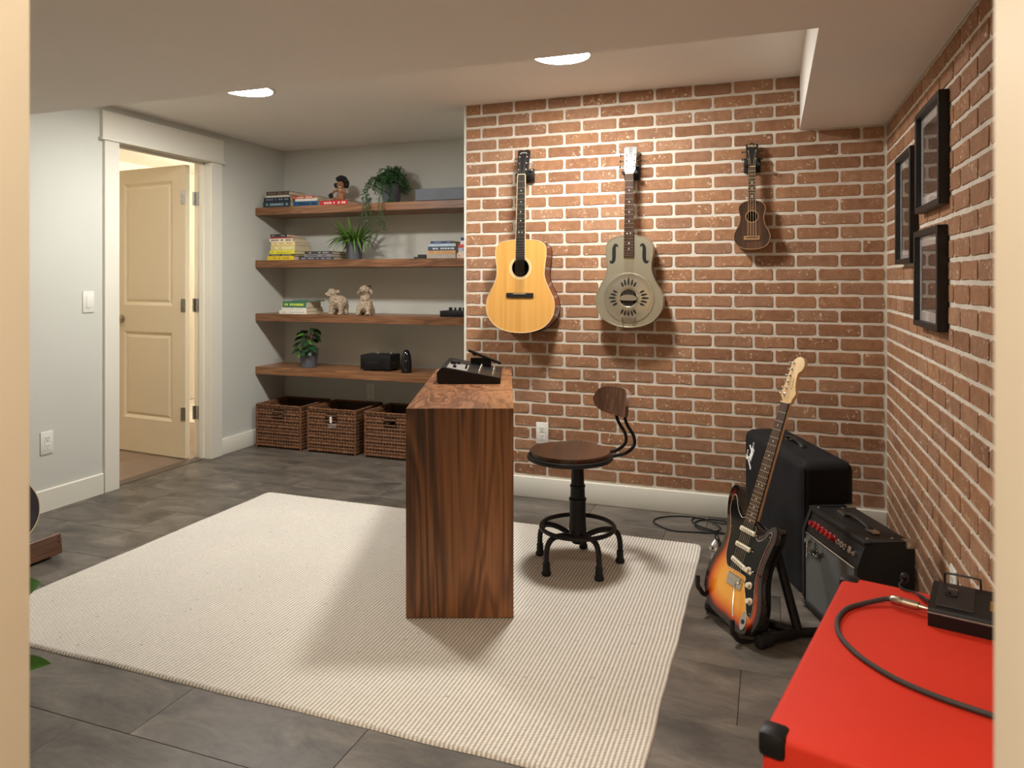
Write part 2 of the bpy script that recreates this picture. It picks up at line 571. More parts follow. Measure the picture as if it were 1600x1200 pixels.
# amp grille cloth
M_grille, nt, b = new_mat('grille_cloth')
v = coords(nt, (1, 1, 1), False)
w1 = N(nt, 'ShaderNodeTexWave', i_Scale=150.0)
w1.bands_direction = 'X'
w2 = N(nt, 'ShaderNodeTexWave', i_Scale=110.0)
w2.bands_direction = 'Z'
nt.links.new(v, w1.inputs['Vector'])
nt.links.new(v, w2.inputs['Vector'])
mu = N(nt, 'ShaderNodeMath', operation='MULTIPLY')
nt.links.new(w1.outputs[1], mu.inputs[0])
nt.links.new(w2.outputs[1], mu.inputs[1])
nt.links.new(ramp(nt, mu.outputs[0], [(0.1, srgb(66, 66, 64)), (0.7, srgb(146, 146, 142))]), b.inputs['Base Color'])
b.inputs['Roughness'].default_value = 0.8
bump(nt, b, mu.outputs[0], 0.5, 0.002)

# three-colour sunburst driven by the distance to the body edge stored on the mesh
M_burst, nt, b = new_mat('sunburst_lacquer')
at = N(nt, 'ShaderNodeAttribute', attribute_name='edge_distance')
nz = N(nt, 'ShaderNodeTexNoise', i_Scale=20.0, i_Detail=2.0)
nt.links.new(coords(nt, (6, 1, 1), False), nz.inputs['Vector'])
ma = N(nt, 'ShaderNodeMath', operation='MULTIPLY_ADD')
ma.inputs[1].default_value = 0.05
nt.links.new(nz.outputs[0], ma.inputs[0])
nt.links.new(at.outputs['Fac'], ma.inputs[2])
nt.links.new(ramp(nt, ma.outputs[0], [(0.10, srgb(16, 10, 8)), (0.24, srgb(78, 20, 8)), (0.38, srgb(190, 68, 14)), (0.62, srgb(226, 128, 28)), (0.95, srgb(240, 168, 58))]), b.inputs['Base Color'])
b.inputs['Roughness'].default_value = 0.12
b.inputs['Coat Weight'].default_value = 0.6
M_burstside = mk('black_lacquer', srgb(18, 13, 12), 0.12, coat=0.6)

# ================================================================== THE ROOM
# floor with separate vinyl planks
fl = MB().box(XL - 0.15, XR + 0.15, YF - 0.12, YA + 0.15, -0.06, -0.004).build('floor', M_mortar, smooth=None)
struct(fl)
fl.data.materials[0] = mk('floor_gap', srgb(52, 47, 42), 0.8)
PW, PL = 0.2975, 0.594
row0 = 2.06
plank_me = MB().rbox(-PL / 2, PL / 2, -PW / 2, PW / 2, -0.004, 0.0, 0.0008, 1).mesh('plank', M_floor, None)
k0 = math.floor((YF - 0.1 - row0) / PW)
for k in range(k0, 20):
    y0 = row0 + k * PW
    if y0 > YA:
        break
    off = -0.09 + {0: 0.0, 1: 0.31, -1: 0.25, 2: 0.12, 3: 0.43, 4: 0.2, 5: 0.38, 6: 0.11}.get(k, (k * 0.173) % PL)
    n0 = math.floor((XL - 0.02 - off) / PL)
    for i in range(n0, 12):
        x0, x1 = off + i * PL, off + (i + 1) * PL
        if x0 > XR:
            break
        a, c_ = max(x0, XL - 0.1), min(x1, XR + 0.05)
        yy0, yy1 = max(y0, YF - 0.1), min(y0 + PW, YA + 0.02)
        if c_ - a < 0.02 or yy1 - yy0 < 0.02:
            continue
        put('plank', plank_me, fl, ((a + c_) / 2, (yy0 + yy1) / 2, 0), scale=((c_ - a - 0.0016) / PL, (yy1 - yy0 - 0.0016) / PW, 1))

# ceiling, dropped bulkhead and the soffit along the right wall
cl = struct(MB().box(XL - 0.12, XR + 0.12, YF - 0.12, YA + 0.12, ZC, ZC + 0.1).build('ceiling', M_ceil, smooth=None))
bk = struct(MB().box(XL, XR, YF, 2.30, ZS, ZC + 0.002).build('ceiling_bulkhead', M_ceil, smooth=None))
sf = struct(MB().box(0.13, XR, 2.30, YB + 0.006, ZS, ZC + 0.002).build('ceiling_soffit', M_ceil, smooth=None))

# left wall with the door opening
DY0, DY1, DZ = 3.167, 3.897, 2.018
WT = 0.12
wl = MB().box(XL - WT, XL, YF - 0.12, DY0 - 0.019, 0, ZC + 0.02).box(XL - WT, XL, DY1 + 0.019, YA + 0.12, 0, ZC + 0.02).box(XL - WT, XL, DY0 - 0.019, DY1 + 0.019, DZ + 0.019, ZC + 0.02)
wl = struct(wl.build('wall_left', M_wall, smooth=None))
wa = struct(MB().box(XL, XE + 0.02, YA, YA + 0.12, 0, ZC + 0.02).build('wall_alcove', M_wall, smooth=None))
wr_ = struct(MB().box(XE, XE + 0.115, YB + 0.007, YA + 0.0, 0, ZC).build('wall_return', M_wall, smooth=None))
tr = struct(MB().rbox(XE - 0.004, XE + 0.006, YB - 0.003, YB + 0.012, BASE, ZC, 0.001, 1).build('trim_1', M_trim))

# baseboards
bb = struct(MB().box(XL, XL + 0.014, YF, DY0 - 0.1, 0, BASE - 0.004).add([(XL, YF, BASE - 0.004), (XL + 0.014, YF, BASE - 0.004), (XL + 0.009, YF, BASE), (XL, YF, BASE), (XL, DY0 - 0.1, BASE - 0.004), (XL + 0.014, DY0 - 0.1, BASE - 0.004), (XL + 0.009, DY0 - 0.1, BASE), (XL, DY0 - 0.1, BASE)], [(0, 1, 5, 4), (1, 2, 6, 5), (2, 3, 7, 6), (3, 0, 4, 7), (0, 3, 2, 1), (4, 5, 6, 7)]).build('baseboard_left', M_trim, smooth=None))
bb = struct(MB().rbox(XL, XL + 0.014, DY1 + 0.105, YA, 0, BASE, 0.004, 2).build('baseboard_alcove_side', M_trim))
bb = struct(MB().rbox(XL + 0.014, XE, YA - 0.014, YA, 0, BASE, 0.004, 2).build('baseboard_alcove', M_trim))
bb = struct(MB().rbox(XE - 0.004, XR, YB - 0.012, YB + 0.01, 0, BASE, 0.004, 2).build('baseboard_back', M_trim))

# ------------------------------------------------------------------ brick walls
BX, BZ = 0.198, 0.068
JT = 0.0128
BP = 0.0036


def brick_mesh(w, h, seed):
    rnd = random.Random(seed)
    hw, hh = w / 2, h / 2
    r = 0.006
    pts = []
    for (cx, cz, sx, sz) in ((1, -1, 1, -1), (1, 1, 1, 1), (-1, 1, -1, 1), (-1, -1, -1, -1)):
        a = (cx * hw, cz * (hh - r * rnd.uniform(0.6, 1.6)))
        c_ = (cx * (hw - r * rnd.uniform(0.6, 1.6)), cz * hh)
        pts += [a, c_] if (cx * cz > 0) else [c_, a]
        if cx == 1 and cz == 1:
            pts += [(hw * q, hh + rnd.uniform(-0.0022, 0.0012)) for q in (0.5, 0.0, -0.45)]
        if cx == -1 and cz == -1:
            pts += [(hw * q, -hh + rnd.uniform(-0.0012, 0.0022)) for q in (-0.5, 0.05, 0.5)]
    n = len(pts)
    vs = [(p[0], 0.0, p[1]) for p in pts]
    vs += [(p[0] - math.copysign(0.0018, p[0]) * (abs(p[0]) > hw * 0.8), -BP + rnd.uniform(-0.0006, 0.0012), p[1] - math.copysign(0.0018, p[1])) for p in pts]
    fs = [(i, (i + 1) % n, n + (i + 1) % n, n + i) for i in range(n)] + [tuple(range(n, 2 * n))]
    mb = MB()
    mb.add(vs, fs)
    return mb


BV = [brick_mesh(BX - JT, BZ - JT, 100 + i) for i in range(10)]
BVM = [q.mesh('brick', M_brick, None) for q in BV]
RV = [brick_mesh(0.19 - JT, BZ - JT, 200 + i) for i in range(10)]
RVM = [q.mesh('brick', M_brick, None) for q in RV]


def lay(wall, u0, u1, z0, z1, pitch, joints_even, joints_odd, place, rot, meshes, sources, rank, width):
    """courses of bricks; the 300 that show largest are objects, the rest one joined part"""
    cells = []
    for i in range(-2, 40):
        zb = 2.1635 - BZ * i
        lo, hi = max(zb, z0), min(zb + BZ, z1)
        if hi - lo < 0.010 or zb + BZ <= z0:
            continue
        j = joints_even if i % 2 == 0 else joints_odd
        k = math.floor((u0 - j) / pitch)
        while j + k * pitch < u1:
            a, c_ = max(j + k * pitch, u0), min(j + (k + 1) * pitch, u1)
            k += 1
            if c_ - a < 0.022:
                continue
            cells.append((a, c_, lo, hi, lo > zb + 1e-6, hi < zb + BZ - 1e-6))
    cells.sort(key=rank)
    rest = MB()
    rnd = random.Random(5)
    for n, (a, c_, lo, hi, cut_lo, cut_hi) in enumerate(cells):
        h = hi - lo - JT * (1 - 0.5 * cut_lo - 0.5 * cut_hi)
        zc = (lo + hi) / 2 + JT * 0.25 * (cut_hi - cut_lo) * 1.0
        w = c_ - a - JT
        q = rnd.randrange(len(meshes))
        loc = place((a + c_) / 2, zc)
        scl = (w / width, 1, h / (BZ - JT))
        if n < 300:
            put('brick', meshes[q], wall, loc, rot, scl)
        else:
            rest.add(sources[q].v, sources[q].f, Matrix.LocRotScale(Vector(loc), Euler(rot), Vector(scl)))
    if rest.v:
        tag(rest.build('brick_remainder', M_brick, wall, None), kind='stuff')


wb = struct(MB().box(XE, XR + 0.12, YB + BP, YB + 0.115, 0, ZC + 0.02).build('wall_back', M_mortar, smooth=None))


def rank_b(q):
    a, c_, lo, hi = q[:4]
    s = -(c_ - a) * (hi - lo)
    if a > 0.12 and lo > ZS - 0.02:
        s += 10
    if a > -0.12 and hi < 0.44:
        s += 5
    if a < -1.3 and hi < 0.5:
        s += 0.004
    return s


lay(wb, XE + 0.004, XR - 0.004, BASE + 0.002, ZC, BX, -1.573, -1.474, lambda u, z: (u, YB + BP, z), (0, 0, 0), BVM, BV, rank_b, BX - JT)

wr = struct(MB().box(XR + BP, XR + 0.12, YF - 0.12, YB + 0.12, 0, ZC + 0.02).build('wall_right', M_mortar, smooth=None))


def rank_r(q):
    a, c_, lo, hi = q[:4]
    s = -(c_ - a) * (hi - lo)
    if c_ < 2.04:
        s += 20 - a
    if lo > ZS - 0.01:
        s += 10
    if hi < 0.33 + (a - 2.0) * 0.02:
        s += 8
    return s


lay(wr, YF + 0.01, YB - 0.004, 0.0, ZS + 0.03, 0.19, 3.733, 3.628, lambda u, z: (XR + BP, u, z), (0, 0, -PI / 2), RVM, RV, rank_r, 0.19 - JT)

# ------------------------------------------------------------------ wall with the opening the camera stands in, and that hall
OX0, OX1 = -0.682, 0.1244
wf = MB().box(XL, OX0, YF - 0.12, YF, 0, 2.42).box(OX1, XR + 0.12, YF - 0.12, YF, 0, 2.42).box(OX0, OX1, YF - 0.12, YF, 2.04, 2.42)
wf = struct(wf.build('wall_front', M_jamb, smooth=None))
wf.data.materials.clear()
wf.data.materials.append(M_jamb)
hw = MB().box(-1.6, -1.5, -1.7, YF - 0.12, 0, 2.4).box(0.9, 1.0, -1.7, YF - 0.12, 0, 2.4).box(-1.6, 1.0, -1.8, -1.7, 0, 2.4).box(XR + 0.12, 1.0, YF - 0.12, YF - 0.02, 0, 2.4)
struct(hw.build('wall_hall', M_hallw, smooth=None))
struct(MB().box(-1.6, 1.0, -1.8, YF - 0.12, -0.06, 0.0).build('floor_hall', M_floor, smooth=None))
struct(MB().box(-1.6, 1.0, -1.8, YF - 0.12, 2.4, 2.45).build('ceiling_hall', M_ceil, smooth=None))


def downlight(name, label, x, y, z, r, mat, group):
    t = thing(name, label, 'ceiling light', (x, y, z), group=group)
    MB().lathe([(r, -0.0055), (r, -0.0065), (0.0, -0.0065)], 40).build('diffuser', mat, t)
    MB().lathe([(r + 0.018, 0.0), (r + 0.018, -0.004), (r + 0.012, -0.007), (r, -0.0075), (r, -0.003)], 40, caps=False).build('trim_ring', M_white, t)
    return t


M_led = emit('led_diffuser', LED_COL, LED)
M_led2 = emit('hall_lamp_glow', WARM, HALL)
M_led3 = emit('far_hall_lamp_glow', WARM, HALL2)
downlight('ceiling_downlight', 'round white ceiling downlight beside the open door', -2.61, 3.105, ZC, 0.125, M_led, 'recessed ceiling downlights')
downlight('ceiling_downlight', 'round white ceiling downlight above the hanging guitars', -0.885, 3.10, ZC, 0.125, M_led, 'recessed ceiling downlights')
downlight('hall_ceiling_lamp', 'round warm ceiling lamp in the hall outside the opening', -0.3, -0.05, 2.4, 0.16, M_led2, None)

# ------------------------------------------------------------------ door 1: casing, jamb, leaf, hinges and the hall behind
d1 = bpy.data.objects.new('door_1', None)
COL.objects.link(d1)
struct(d1)
ROOT['door_1'] = Matrix.Identity(4)
CT = 0.02
MB().rbox(XL - 0.002, XL + CT, DY0 - 0.098, DY0, 0, DZ + 0.002, 0.002, 1).build('casing', M_trim, d1)
MB().rbox(XL - 0.002, XL + CT, DY1, DY1 + 0.104, 0, DZ + 0.002, 0.002, 1).build('casing', M_trim, d1)
MB().rbox(XL - 0.002, XL + CT + 0.004, DY0 - 0.115, DY1 + 0.115, DZ + 0.016, DZ + 0.168, 0.002, 1).build('head_casing', M_trim, d1)
MB().rbox(XL - 0.002, XL + CT + 0.014, DY0 - 0.125, DY1 + 0.125, DZ, DZ + 0.018, 0.005, 2).build('head_bead', M_trim, d1)
jm = MB().box(XL - WT - 0.006, XL, DY0 - 0.02, DY0 - 0.0, 0, DZ).box(XL - WT - 0.006, XL, DY1, DY1 + 0.02, 0, DZ).box(XL - WT - 0.006, XL, DY0 - 0.02, DY1 + 0.02, DZ, DZ + 0.02)
jm.box(XL - 0.075, XL - 0.04, DY1 - 0.012, DY1, 0, DZ).box(XL - 0.075, XL - 0.04, DY0, DY0 + 0.012, 0, DZ).box(XL - 0.075, XL - 0.04, DY0, DY1, DZ - 0.012, DZ)
jm.build('jamb', M_trim, d1, None)
# leaf, hinged at the far jamb and swung into the hall
HX, HY = XL - 0.125, DY1 - 0.045
LW, LH, LT = 0.72, 1.985, 0.035
xs = [0, 0.125, LW - 0.11, LW]
zs = [0, 0.235, 0.845, 1.03, 1.885, LH]


def leaf_face(mb, y, sgn):
    panels = []
    for i in range(3):
        for j in range(5):
            x0, x1, z0, z1 = xs[i], xs[i + 1], zs[j], zs[j + 1]
            if i == 1 and j in (1, 3):
                d, w = 0.010 * sgn, 0.022
                mb.add([(x0, y, z0), (x1, y, z0), (x1, y, z1), (x0, y, z1), (x0 + w, y - d, z0 + w), (x1 - w, y - d, z0 + w), (x1 - w, y - d, z1 - w), (x0 + w, y - d, z1 - w)], [(0, 1, 5, 4), (1, 2, 6, 5), (2, 3, 7, 6), (3, 0, 4, 7)])
                panels.append((x0 + w, x1 - w, z0 + w, z1 - w, y - d))
            else:
                mb.add([(x0, y, z0), (x1, y, z0), (x1, y, z1), (x0, y, z1)], [(0, 1, 2, 3)])
    return panels


dm = MB()
pa = leaf_face(dm, LT, 1)          # local +y looks back to the room once turned round
pb = leaf_face(dm, 0.0, -1)
dm.add([(0, 0, 0), (LW, 0, 0), (LW, LT, 0), (0, LT, 0), (0, 0, LH), (LW, 0, LH), (LW, LT, LH), (0, LT, LH)], [(0, 3, 2, 1), (4, 5, 6, 7), (0, 4, 7, 3), (1, 2, 6, 5)])
leaf = dm.build('leaf', M_doorp, d1, None)
leaf.location, leaf.rotation_euler = (HX, HY, 0.012), (0, 0, R(180 - 5))
for (x0, x1, z0, z1, y) in pa + pb:
    s = 1 if y > 0.015 else -1
    MB().add([(x0, y, z0), (x1, y, z0), (x1, y, z1), (x0, y, z1), (x0 + 0.02, y + 0.006 * s, z0 + 0.02), (x1 - 0.02, y + 0.006 * s, z0 + 0.02), (x1 - 0.02, y + 0.006 * s, z1 - 0.02), (x0 + 0.02, y + 0.006 * s, z1 - 0.02)], [(0, 1, 5, 4), (1, 2, 6, 5), (2, 3, 7, 6), (3, 0, 4, 7), (4, 5, 6, 7)]).build('door_panel', M_doorp, leaf, None)
kn = MB().lathe([(0.0, 0), (0.030, 0), (0.030, 0.006), (0.012, 0.010), (0.011, 0.030), (0.022, 0.036), (0.027, 0.05), (0.020, 0.062), (0.0, 0.066)], 20)
kn.v = [(p[0] + LW - 0.09, LT + p[2], p[1] + 0.93) for p in kn.v]
kn.build('door_knob', M_nickel, leaf)
for hz in (0.31, 1.045, 1.775):
    h = MB().rbox(HX + 0.003, HX + 0.036, DY1 - 0.0035, DY1 + 0.0005, hz - 0.045, hz + 0.045, 0.0008, 1)
    h.rbox(HX - 0.04, HX - 0.001, HY - LT - 0.002, HY - LT + 0.001, hz - 0.045, hz + 0.045, 0.0008, 1)
    h.tube([(HX, DY1 - 0.009, hz - 0.046), (HX, DY1 - 0.009, hz + 0.046)], 0.007, 10)
    h.build('hinge', M_steel, d1)
# hall behind the door
HXL = -5.6
hb = MB().box(HXL - 0.1, HXL, 1.4, 6.2, 0, 2.5).box(HXL, XL - WT, 6.1, 6.2, 0, 2.5).box(HXL, XL - WT, 1.3, 1.4, 0, 2.5)
struct(hb.build('wall_far_hall', M_hallw, smooth=None))
struct(MB().box(HXL - 0.1, XL - WT, 1.3, 6.2, 2.30, 2.5).build('ceiling_far_hall', M_ceil, smooth=None))
fh = struct(MB().box(HXL - 0.1, XL + 0.002, 1.3, 6.2, -0.06, -0.005).build('floor_far_hall', M_mortar, smooth=None))
tl = MB().rbox(-0.299, 0.299, -0.149, 0.149, -0.005, 0.001, 0.001, 1).mesh('tile', M_tileh, None)
for i in range(4):
    for j in range(9):
        x1 = XL - WT + 0.012 - i * 0.6 + (0.3 if j % 2 else 0)
        x0 = x1 - 0.6
        x1 = min(x1, XL - WT + 0.012)
        if x1 > HXL:
            put('tile', tl, fh, ((max(x0, HXL) + x1) / 2, 2.3 + j * 0.3, 0.0), scale=((x1 - max(x0, HXL)) / 0.6, 1, 1))
MB().box(XL - WT + 0.005, XL - 0.03, DY0, DY1, -0.004, 0.004).build('threshold', mk('threshold_strip', srgb(96, 82, 70), 0.6), d1, None)


def globe_lamp(label, x, y, z, mat):
    g = thing('hall_globe_lamp', label, 'ceiling light', (x, y, z))
    MB().ell((0, 0, -0.13), (0.11, 0.11, 0.085), 20, 12).build('globe', mat, g)
    MB().lathe([(0.07, 0.0), (0.07, -0.02), (0.02, -0.03), (0.02, -0.05), (0, -0.05)], 20).build('canopy', M_white, g)


globe_lamp('warm globe lamp on the hall ceiling beyond the open door leaf', -4.45, 5.15, 2.30, M_led3)
globe_lamp('warm globe lamp on the hall ceiling in front of the open door leaf', -4.75, 2.35, 2.30, emit('near_hall_glow', WARM, HALL2 * 0.19))

# ------------------------------------------------------------------ outlets and switch
def plate(name, label, cat, loc, rotz, kind):
    t = thing(name, label, cat, loc, (0, 0, rotz))
    MB().rbox(-0.036, 0.036, -0.006, 0.0, -0.06, 0.06, 0.003, 2).build('cover_plate', M_white, t)
    if kind == 'switch':
        MB().rbox(-0.0165, 0.0165, -0.009, -0.005, -0.034, 0.034, 0.002, 2).build('rocker', M_white, t)
    else:
        for z in (-0.02, 0.02):
            f = MB().rbox(-0.0165, 0.0165, -0.0075, -0.005, z - 0.0165, z + 0.0165, 0.001, 1).build('socket', M_white, t)
            s = MB()
            for x in (-0.006, 0.006):
                s.box(x - 0.001, x + 0.001, -0.0078, -0.007, z - 0.001, z + 0.008)
            s.lathe([(0.0, 0), (0.0028, 0)], 8, mtx=Matrix.Translation((0, -0.0078, z - 0.008)) @ Matrix.Rotation(PI / 2, 4, 'X'))
            s.build('slots', M_darkslot, f, None)
    return t


plate('light_switch', 'white rocker light switch on the wall beside the door casing', 'switch', (XL, 2.977, 1.096), PI / 2, 'switch')
plate('power_outlet', 'white outlet low on the painted wall below the light switch', 'outlet', (XL, 2.731, 0.36), PI / 2, 'outlet')
plate('power_outlet', 'white outlet on the brick wall behind the stool seat', 'outlet', (-1.204, YB, 0.365), 0, 'outlet')
plate('power_outlet', 'white outlet on the alcove wall above the wicker baskets', 'outlet', (-2.82, YA, 0.385), 0, 'outlet')
plate('power_outlet', 'white outlet on the brick wall beside the black pedal', 'outlet', (XR, 2.47, 0.30), -PI / 2, 'outlet')

# ================================================================== RUG
RX0, RX1, RY0, RY1 = -2.70, -0.297, 1.70, 3.385
ny, nx = 2 * 141, 2 * 185
us = np.linspace(0, 1, nx + 1)
vs_ = np.linspace(0, 1, ny + 1)
U, V = np.meshgrid(us, vs_)
wob = 0.0015 * np.sin(U * 21 + 1.0) + 0.001 * np.sin(U * 47)
wobx = 0.0015 * np.sin(V * 17) + 0.001 * np.sin(V * 41 + 2)
rc = 0.02
X = RX0 + (RX1 - RX0) * U + wobx * (2 * np.abs(U - 0.5)) ** 8
Y = RY0 + (RY1 - RY0) * V + wob * (2 * np.abs(V - 0.5)) ** 8
ed = np.minimum.reduce([U * (RX1 - RX0), (1 - U) * (RX1 - RX0), V * (RY1 - RY0), (1 - V) * (RY1 - RY0)])
rib = np.where(np.arange(nx + 1) % 2 == 1, 1.0, 0.0)[None, :]
loop = np.where((np.arange(ny + 1)[:, None] + (np.arange(nx + 1)[None, :] // 2)) % 2 == 1, 1.0, 0.0)
rs = np.random.RandomState(3)
Z = 0.0085 + 0.0040 * rib * (0.62 + 0.38 * loop) + rs.uniform(-0.0003, 0.0003, X.shape)
Z = np.where(ed < 0.001, 0.001, Z * np.clip(0.75 + ed / 0.03, 0, 1))
# round the four corners
for cx, cy in ((RX0, RY0), (RX1, RY0), (RX0, RY1), (RX1, RY1)):
    dx, dy = np.abs(X - cx), np.abs(Y - cy)
    m = (dx < 0.035) & (dy < 0.035)
    k = (1 - dx / 0.035) * (1 - dy / 0.035) * m
    X -= np.sign(cx - (RX0 + RX1) / 2) * 0.012 * k
    Y -= np.sign(cy - (RY0 + RY1) / 2) * 0.012 * k
cox, coy = (RX0 + RX1) / 2, (RY0 + RY1) / 2
rv = np.stack([X - cox, Y - coy, Z], -1).reshape(-1, 3)
idx = np.arange((ny + 1) * (nx + 1)).reshape(ny + 1, nx + 1)
rf = np.stack([idx[:-1, :-1], idx[:-1, 1:], idx[1:, 1:], idx[1:, :-1]], -1).reshape(-1, 4)
rme = bpy.data.meshes.new('woven_rug')
rme.from_pydata(rv.tolist(), [], rf.tolist())
rme.materials.append(M_rug)
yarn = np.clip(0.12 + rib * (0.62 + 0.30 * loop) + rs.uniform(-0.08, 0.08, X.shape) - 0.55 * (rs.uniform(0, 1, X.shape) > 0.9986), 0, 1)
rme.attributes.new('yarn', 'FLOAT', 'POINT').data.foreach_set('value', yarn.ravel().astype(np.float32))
rme.shade_smooth()
rug = put('woven_rug', rme, None, (cox, coy, 0.0))
tag(rug, 'cream woven wool rug with fine ribs on the grey floor', 'rug')
RT = 0.0132

# ================================================================== SHELVES
SHZ = [1.752, 1.363, 0.969, 0.576]
for z, lb in zip(SHZ, ['topmost walnut floating shelf holding the trailing plant', 'walnut floating shelf holding the spiky fern, second from top', 'walnut floating shelf holding the two carved sheep', 'lowest walnut floating shelf, above the wicker baskets']):
    sh = MB().rbox(0.0, XE - XL - 0.004, -0.34, 0.0, -0.055, 0.0, 0.0015, 1).build('floating_shelf', M_wal_x)
    sh.location = (XL + 0.002, YA, z)
    tag(sh, lb, 'shelf', 'walnut floating shelves in the alcove')

# ================================================================== DESK
DA = R(20.3)
desk = thing('walnut_desk', 'narrow walnut waterfall desk standing on the rug', 'desk', (-1.047, 2.348, RT), (0, 0, DA))
DW, DL, DH, DT = 0.3835, 1.15, 0.747, 0.038
MYZ = Matrix(((0, 0, 1, 0), (1, 0, 0, 0), (0, 1, 0, 0), (0, 0, 0, 1)))
MB().prism([(0, 0), (DT, 0), (DT, DH - DT), (0.0004, DH - 0.0004), (0, DH - 0.001)], -DW / 2, DW / 2, MYZ).build('end_panel', M_wal_z, desk, 30)
MB().prism([(DL, 0), (DL, DH - 0.001), (DL - 0.0004, DH - 0.0004), (DL - DT, DH - DT), (DL - DT, 0)], -DW / 2, DW / 2, MYZ).build('end_panel', M_wal_z, desk, 30)
MB().prism([(0.0007, DH), (DL - 0.0007, DH), (DL - DT, DH - DT + 0.0004), (DT, DH - DT + 0.0004)], -DW / 2, DW / 2, MYZ).build('desk_top', M_wal_top, desk, 30)
MB().rbox(-DW / 2 + 0.02, -DW / 2 + 0.04, DT, DL - DT, DH - DT - 0.09, DH - DT, 0.001, 1).build('apron', M_wal_x, desk)
MB().rbox(-DW / 2 - 0.004, -DW / 2 + 0.012, 0.20, 0.225, DH - DT - 0.012, DH - DT + 0.012, 0.003, 1).build('cable_clip', M_cream, desk)

# audio console on the desk
cs = thing('audio_console', 'black sloped audio console with silver knobs on the walnut desk', 'audio mixer', (0, 0, 0))
loc = ROOT[desk.name] @ Vector((0, 0.60, DH + 0.0012))
cs.location, cs.rotation_euler = loc, (0, 0, R(19.9))
ROOT[cs.name] = Matrix.LocRotScale(loc, Euler((0, 0, R(19.9))), None)
CLx, CWd, H0, H1 = 0.14, 0.40, 0.072, 0.026
prof = [(-CLx + 0.008, 0.0), (CLx - 0.002, 0.0), (CLx, 0.004), (CLx, H1 - 0.003), (CLx - 0.004, H1), (-CLx + 0.028, H0), (-CLx + 0.020, H0 - 0.002), (-CLx, H0 - 0.022), (-CLx, 0.008)]
mt = Matrix.Rotation(PI / 2, 4, 'X')
mt2 = Matrix(((1, 0, 0, 0), (0, 0, 1, 0), (0, 1, 0, 0), (0, 0, 0, 1)))
MB().prism(prof, 0.0, CWd, mt2).build('housing', M_black, cs, 25)
slope = math.atan2(H0 - H1, 2 * CLx - 0.032)


def on_top(u, v, h=0.0):      # u along the slope from the high back edge, v across
    x = -CLx + 0.028 + u * math.cos(slope)
    return Matrix.Translation((x, v, H0 - u * math.sin(slope))) @ Matrix.Rotation(slope, 4, 'Y') @ Matrix.Translation((0, 0, h))


MB().rbox(0.012, 0.105, 0.02, CWd * 0.55, 0, 0.0015, 0.0005, 1, on_top(0, 0)).build('label_panel', M_label, cs)
for (u, v, r, h) in ((0.045, 0.06, 0.008, 0.012), (0.03, 0.17, 0.014, 0.016), (0.052, 0.2, 0.009, 0.014), (0.095, 0.08, 0.004, 0.016), (0.095, 0.12, 0.004, 0.016)):
    MB().lathe([(r, 0), (r * 0.9, h * 0.9), (r * 0.75, h), (0, h)], 14, mtx=on_top(u, v, 0.001)).build('rotary_knob', M_black, cs)
km = MB().lathe([(0.0065, 0), (0.006, 0.008), (0.004, 0.011), (0, 0.0112)], 10).mesh('fader_knob', M_chrome)
for u in (0.160, 0.222):
    for k in range(7):
        q = on_top(u, 0.025 + k * 0.042, 0.0008)
        o = put('fader_knob', km, cs)
        o.matrix_local = q
HB = Matrix.Translation((0.056, 0.30, 0.080)) @ Matrix.Rotation(R(22), 4, 'Y')
MB().rbox(-0.085, 0.085, 0.0, 0.03, 0.0, 0.012, 0.003, 2, HB).rbox(-0.06, -0.04, 0.004, 0.02, -0.006, 0.001, 0.001, 1, HB).rbox(-0.01, 0.09, 0.05, 0.07, 0.0, 0.05, 0.002, 1, Matrix.Translation((0.0, 0.26, 0.030))).build('tilted_display', M_black, cs)

# ================================================================== STOOL
st = thing('swivel_stool', 'industrial black metal stool with round wooden seat and small backrest', 'stool', (-0.777, 2.971, RT))
LR = 0.183
for k in range(5):
    a = R(-119.5 + 72 * k)
    u = Vector((math.cos(a), math.sin(a), 0))
    pts = spline([u * 0.02 + Vector((0, 0, 0.112)), u * 0.09 + Vector((0, 0, 0.138)), u * 0.145 + Vector((0, 0, 0.140)), u * 0.172 + Vector((0, 0, 0.122)), u * LR + Vector((0, 0, 0.085)), u * (LR + 0.001) + Vector((0, 0, 0.03))], n=5)
    lg = MB().tube(pts, 0.0115, 10).build('leg', M_blackm, st)
    MB().lathe([(0.0175, 0.0), (0.0195, 0.003), (0.0195, 0.012), (0.015, 0.018), (0.0145, 0.05), (0.012, 0.052)], 16, (u.x * LR, u.y * LR, 0)).build('rubber_foot', M_rub, lg)
ring = [(0.155 * math.cos(2 * PI * k / 48), 0.155 * math.sin(2 * PI * k / 48), 0.157) for k in range(48)]
MB().tube(ring, 0.0095, 10, True).build('foot_ring', M_blackm, st)
MB().lathe([(0.0, 0.085), (0.022, 0.088), (0.034, 0.105), (0.038, 0.135), (0.034, 0.20), (0.034, 0.268), (0.037, 0.270), (0.037, 0.278), (0.031, 0.282), (0.030, 0.325), (0.033, 0.328), (0.032, 0.334), (0.028, 0.338), (0.024, 0.44), (0.06, 0.445)], 28).build('column', M_blackm, st)
ax = Vector((0.684, 0.726, 0)).normalized()           # from the seat towards the backrest
pe = Vector((ax.y, -ax.x, 0))                          # across, towards the camera
so = Vector((-0.033 * cT, -0.033 * sT, 0))
SZ = 0.444
MB().lathe([(0.0, 0.0), (0.165, 0.0), (0.180, 0.003), (0.1835, 0.011), (0.180, 0.019), (0.172, 0.021), (0.170, 0.016)], 56, (so.x, so.y, SZ)).build('seat_rim', M_blackm, st)
MB().lathe([(0.0, 0.012), (0.170, 0.012), (0.172, 0.030), (0.1685, 0.038), (0.150, 0.0385), (0.0, 0.035)], 56, (so.x, so.y, SZ)).build('seat', M_seat, st)
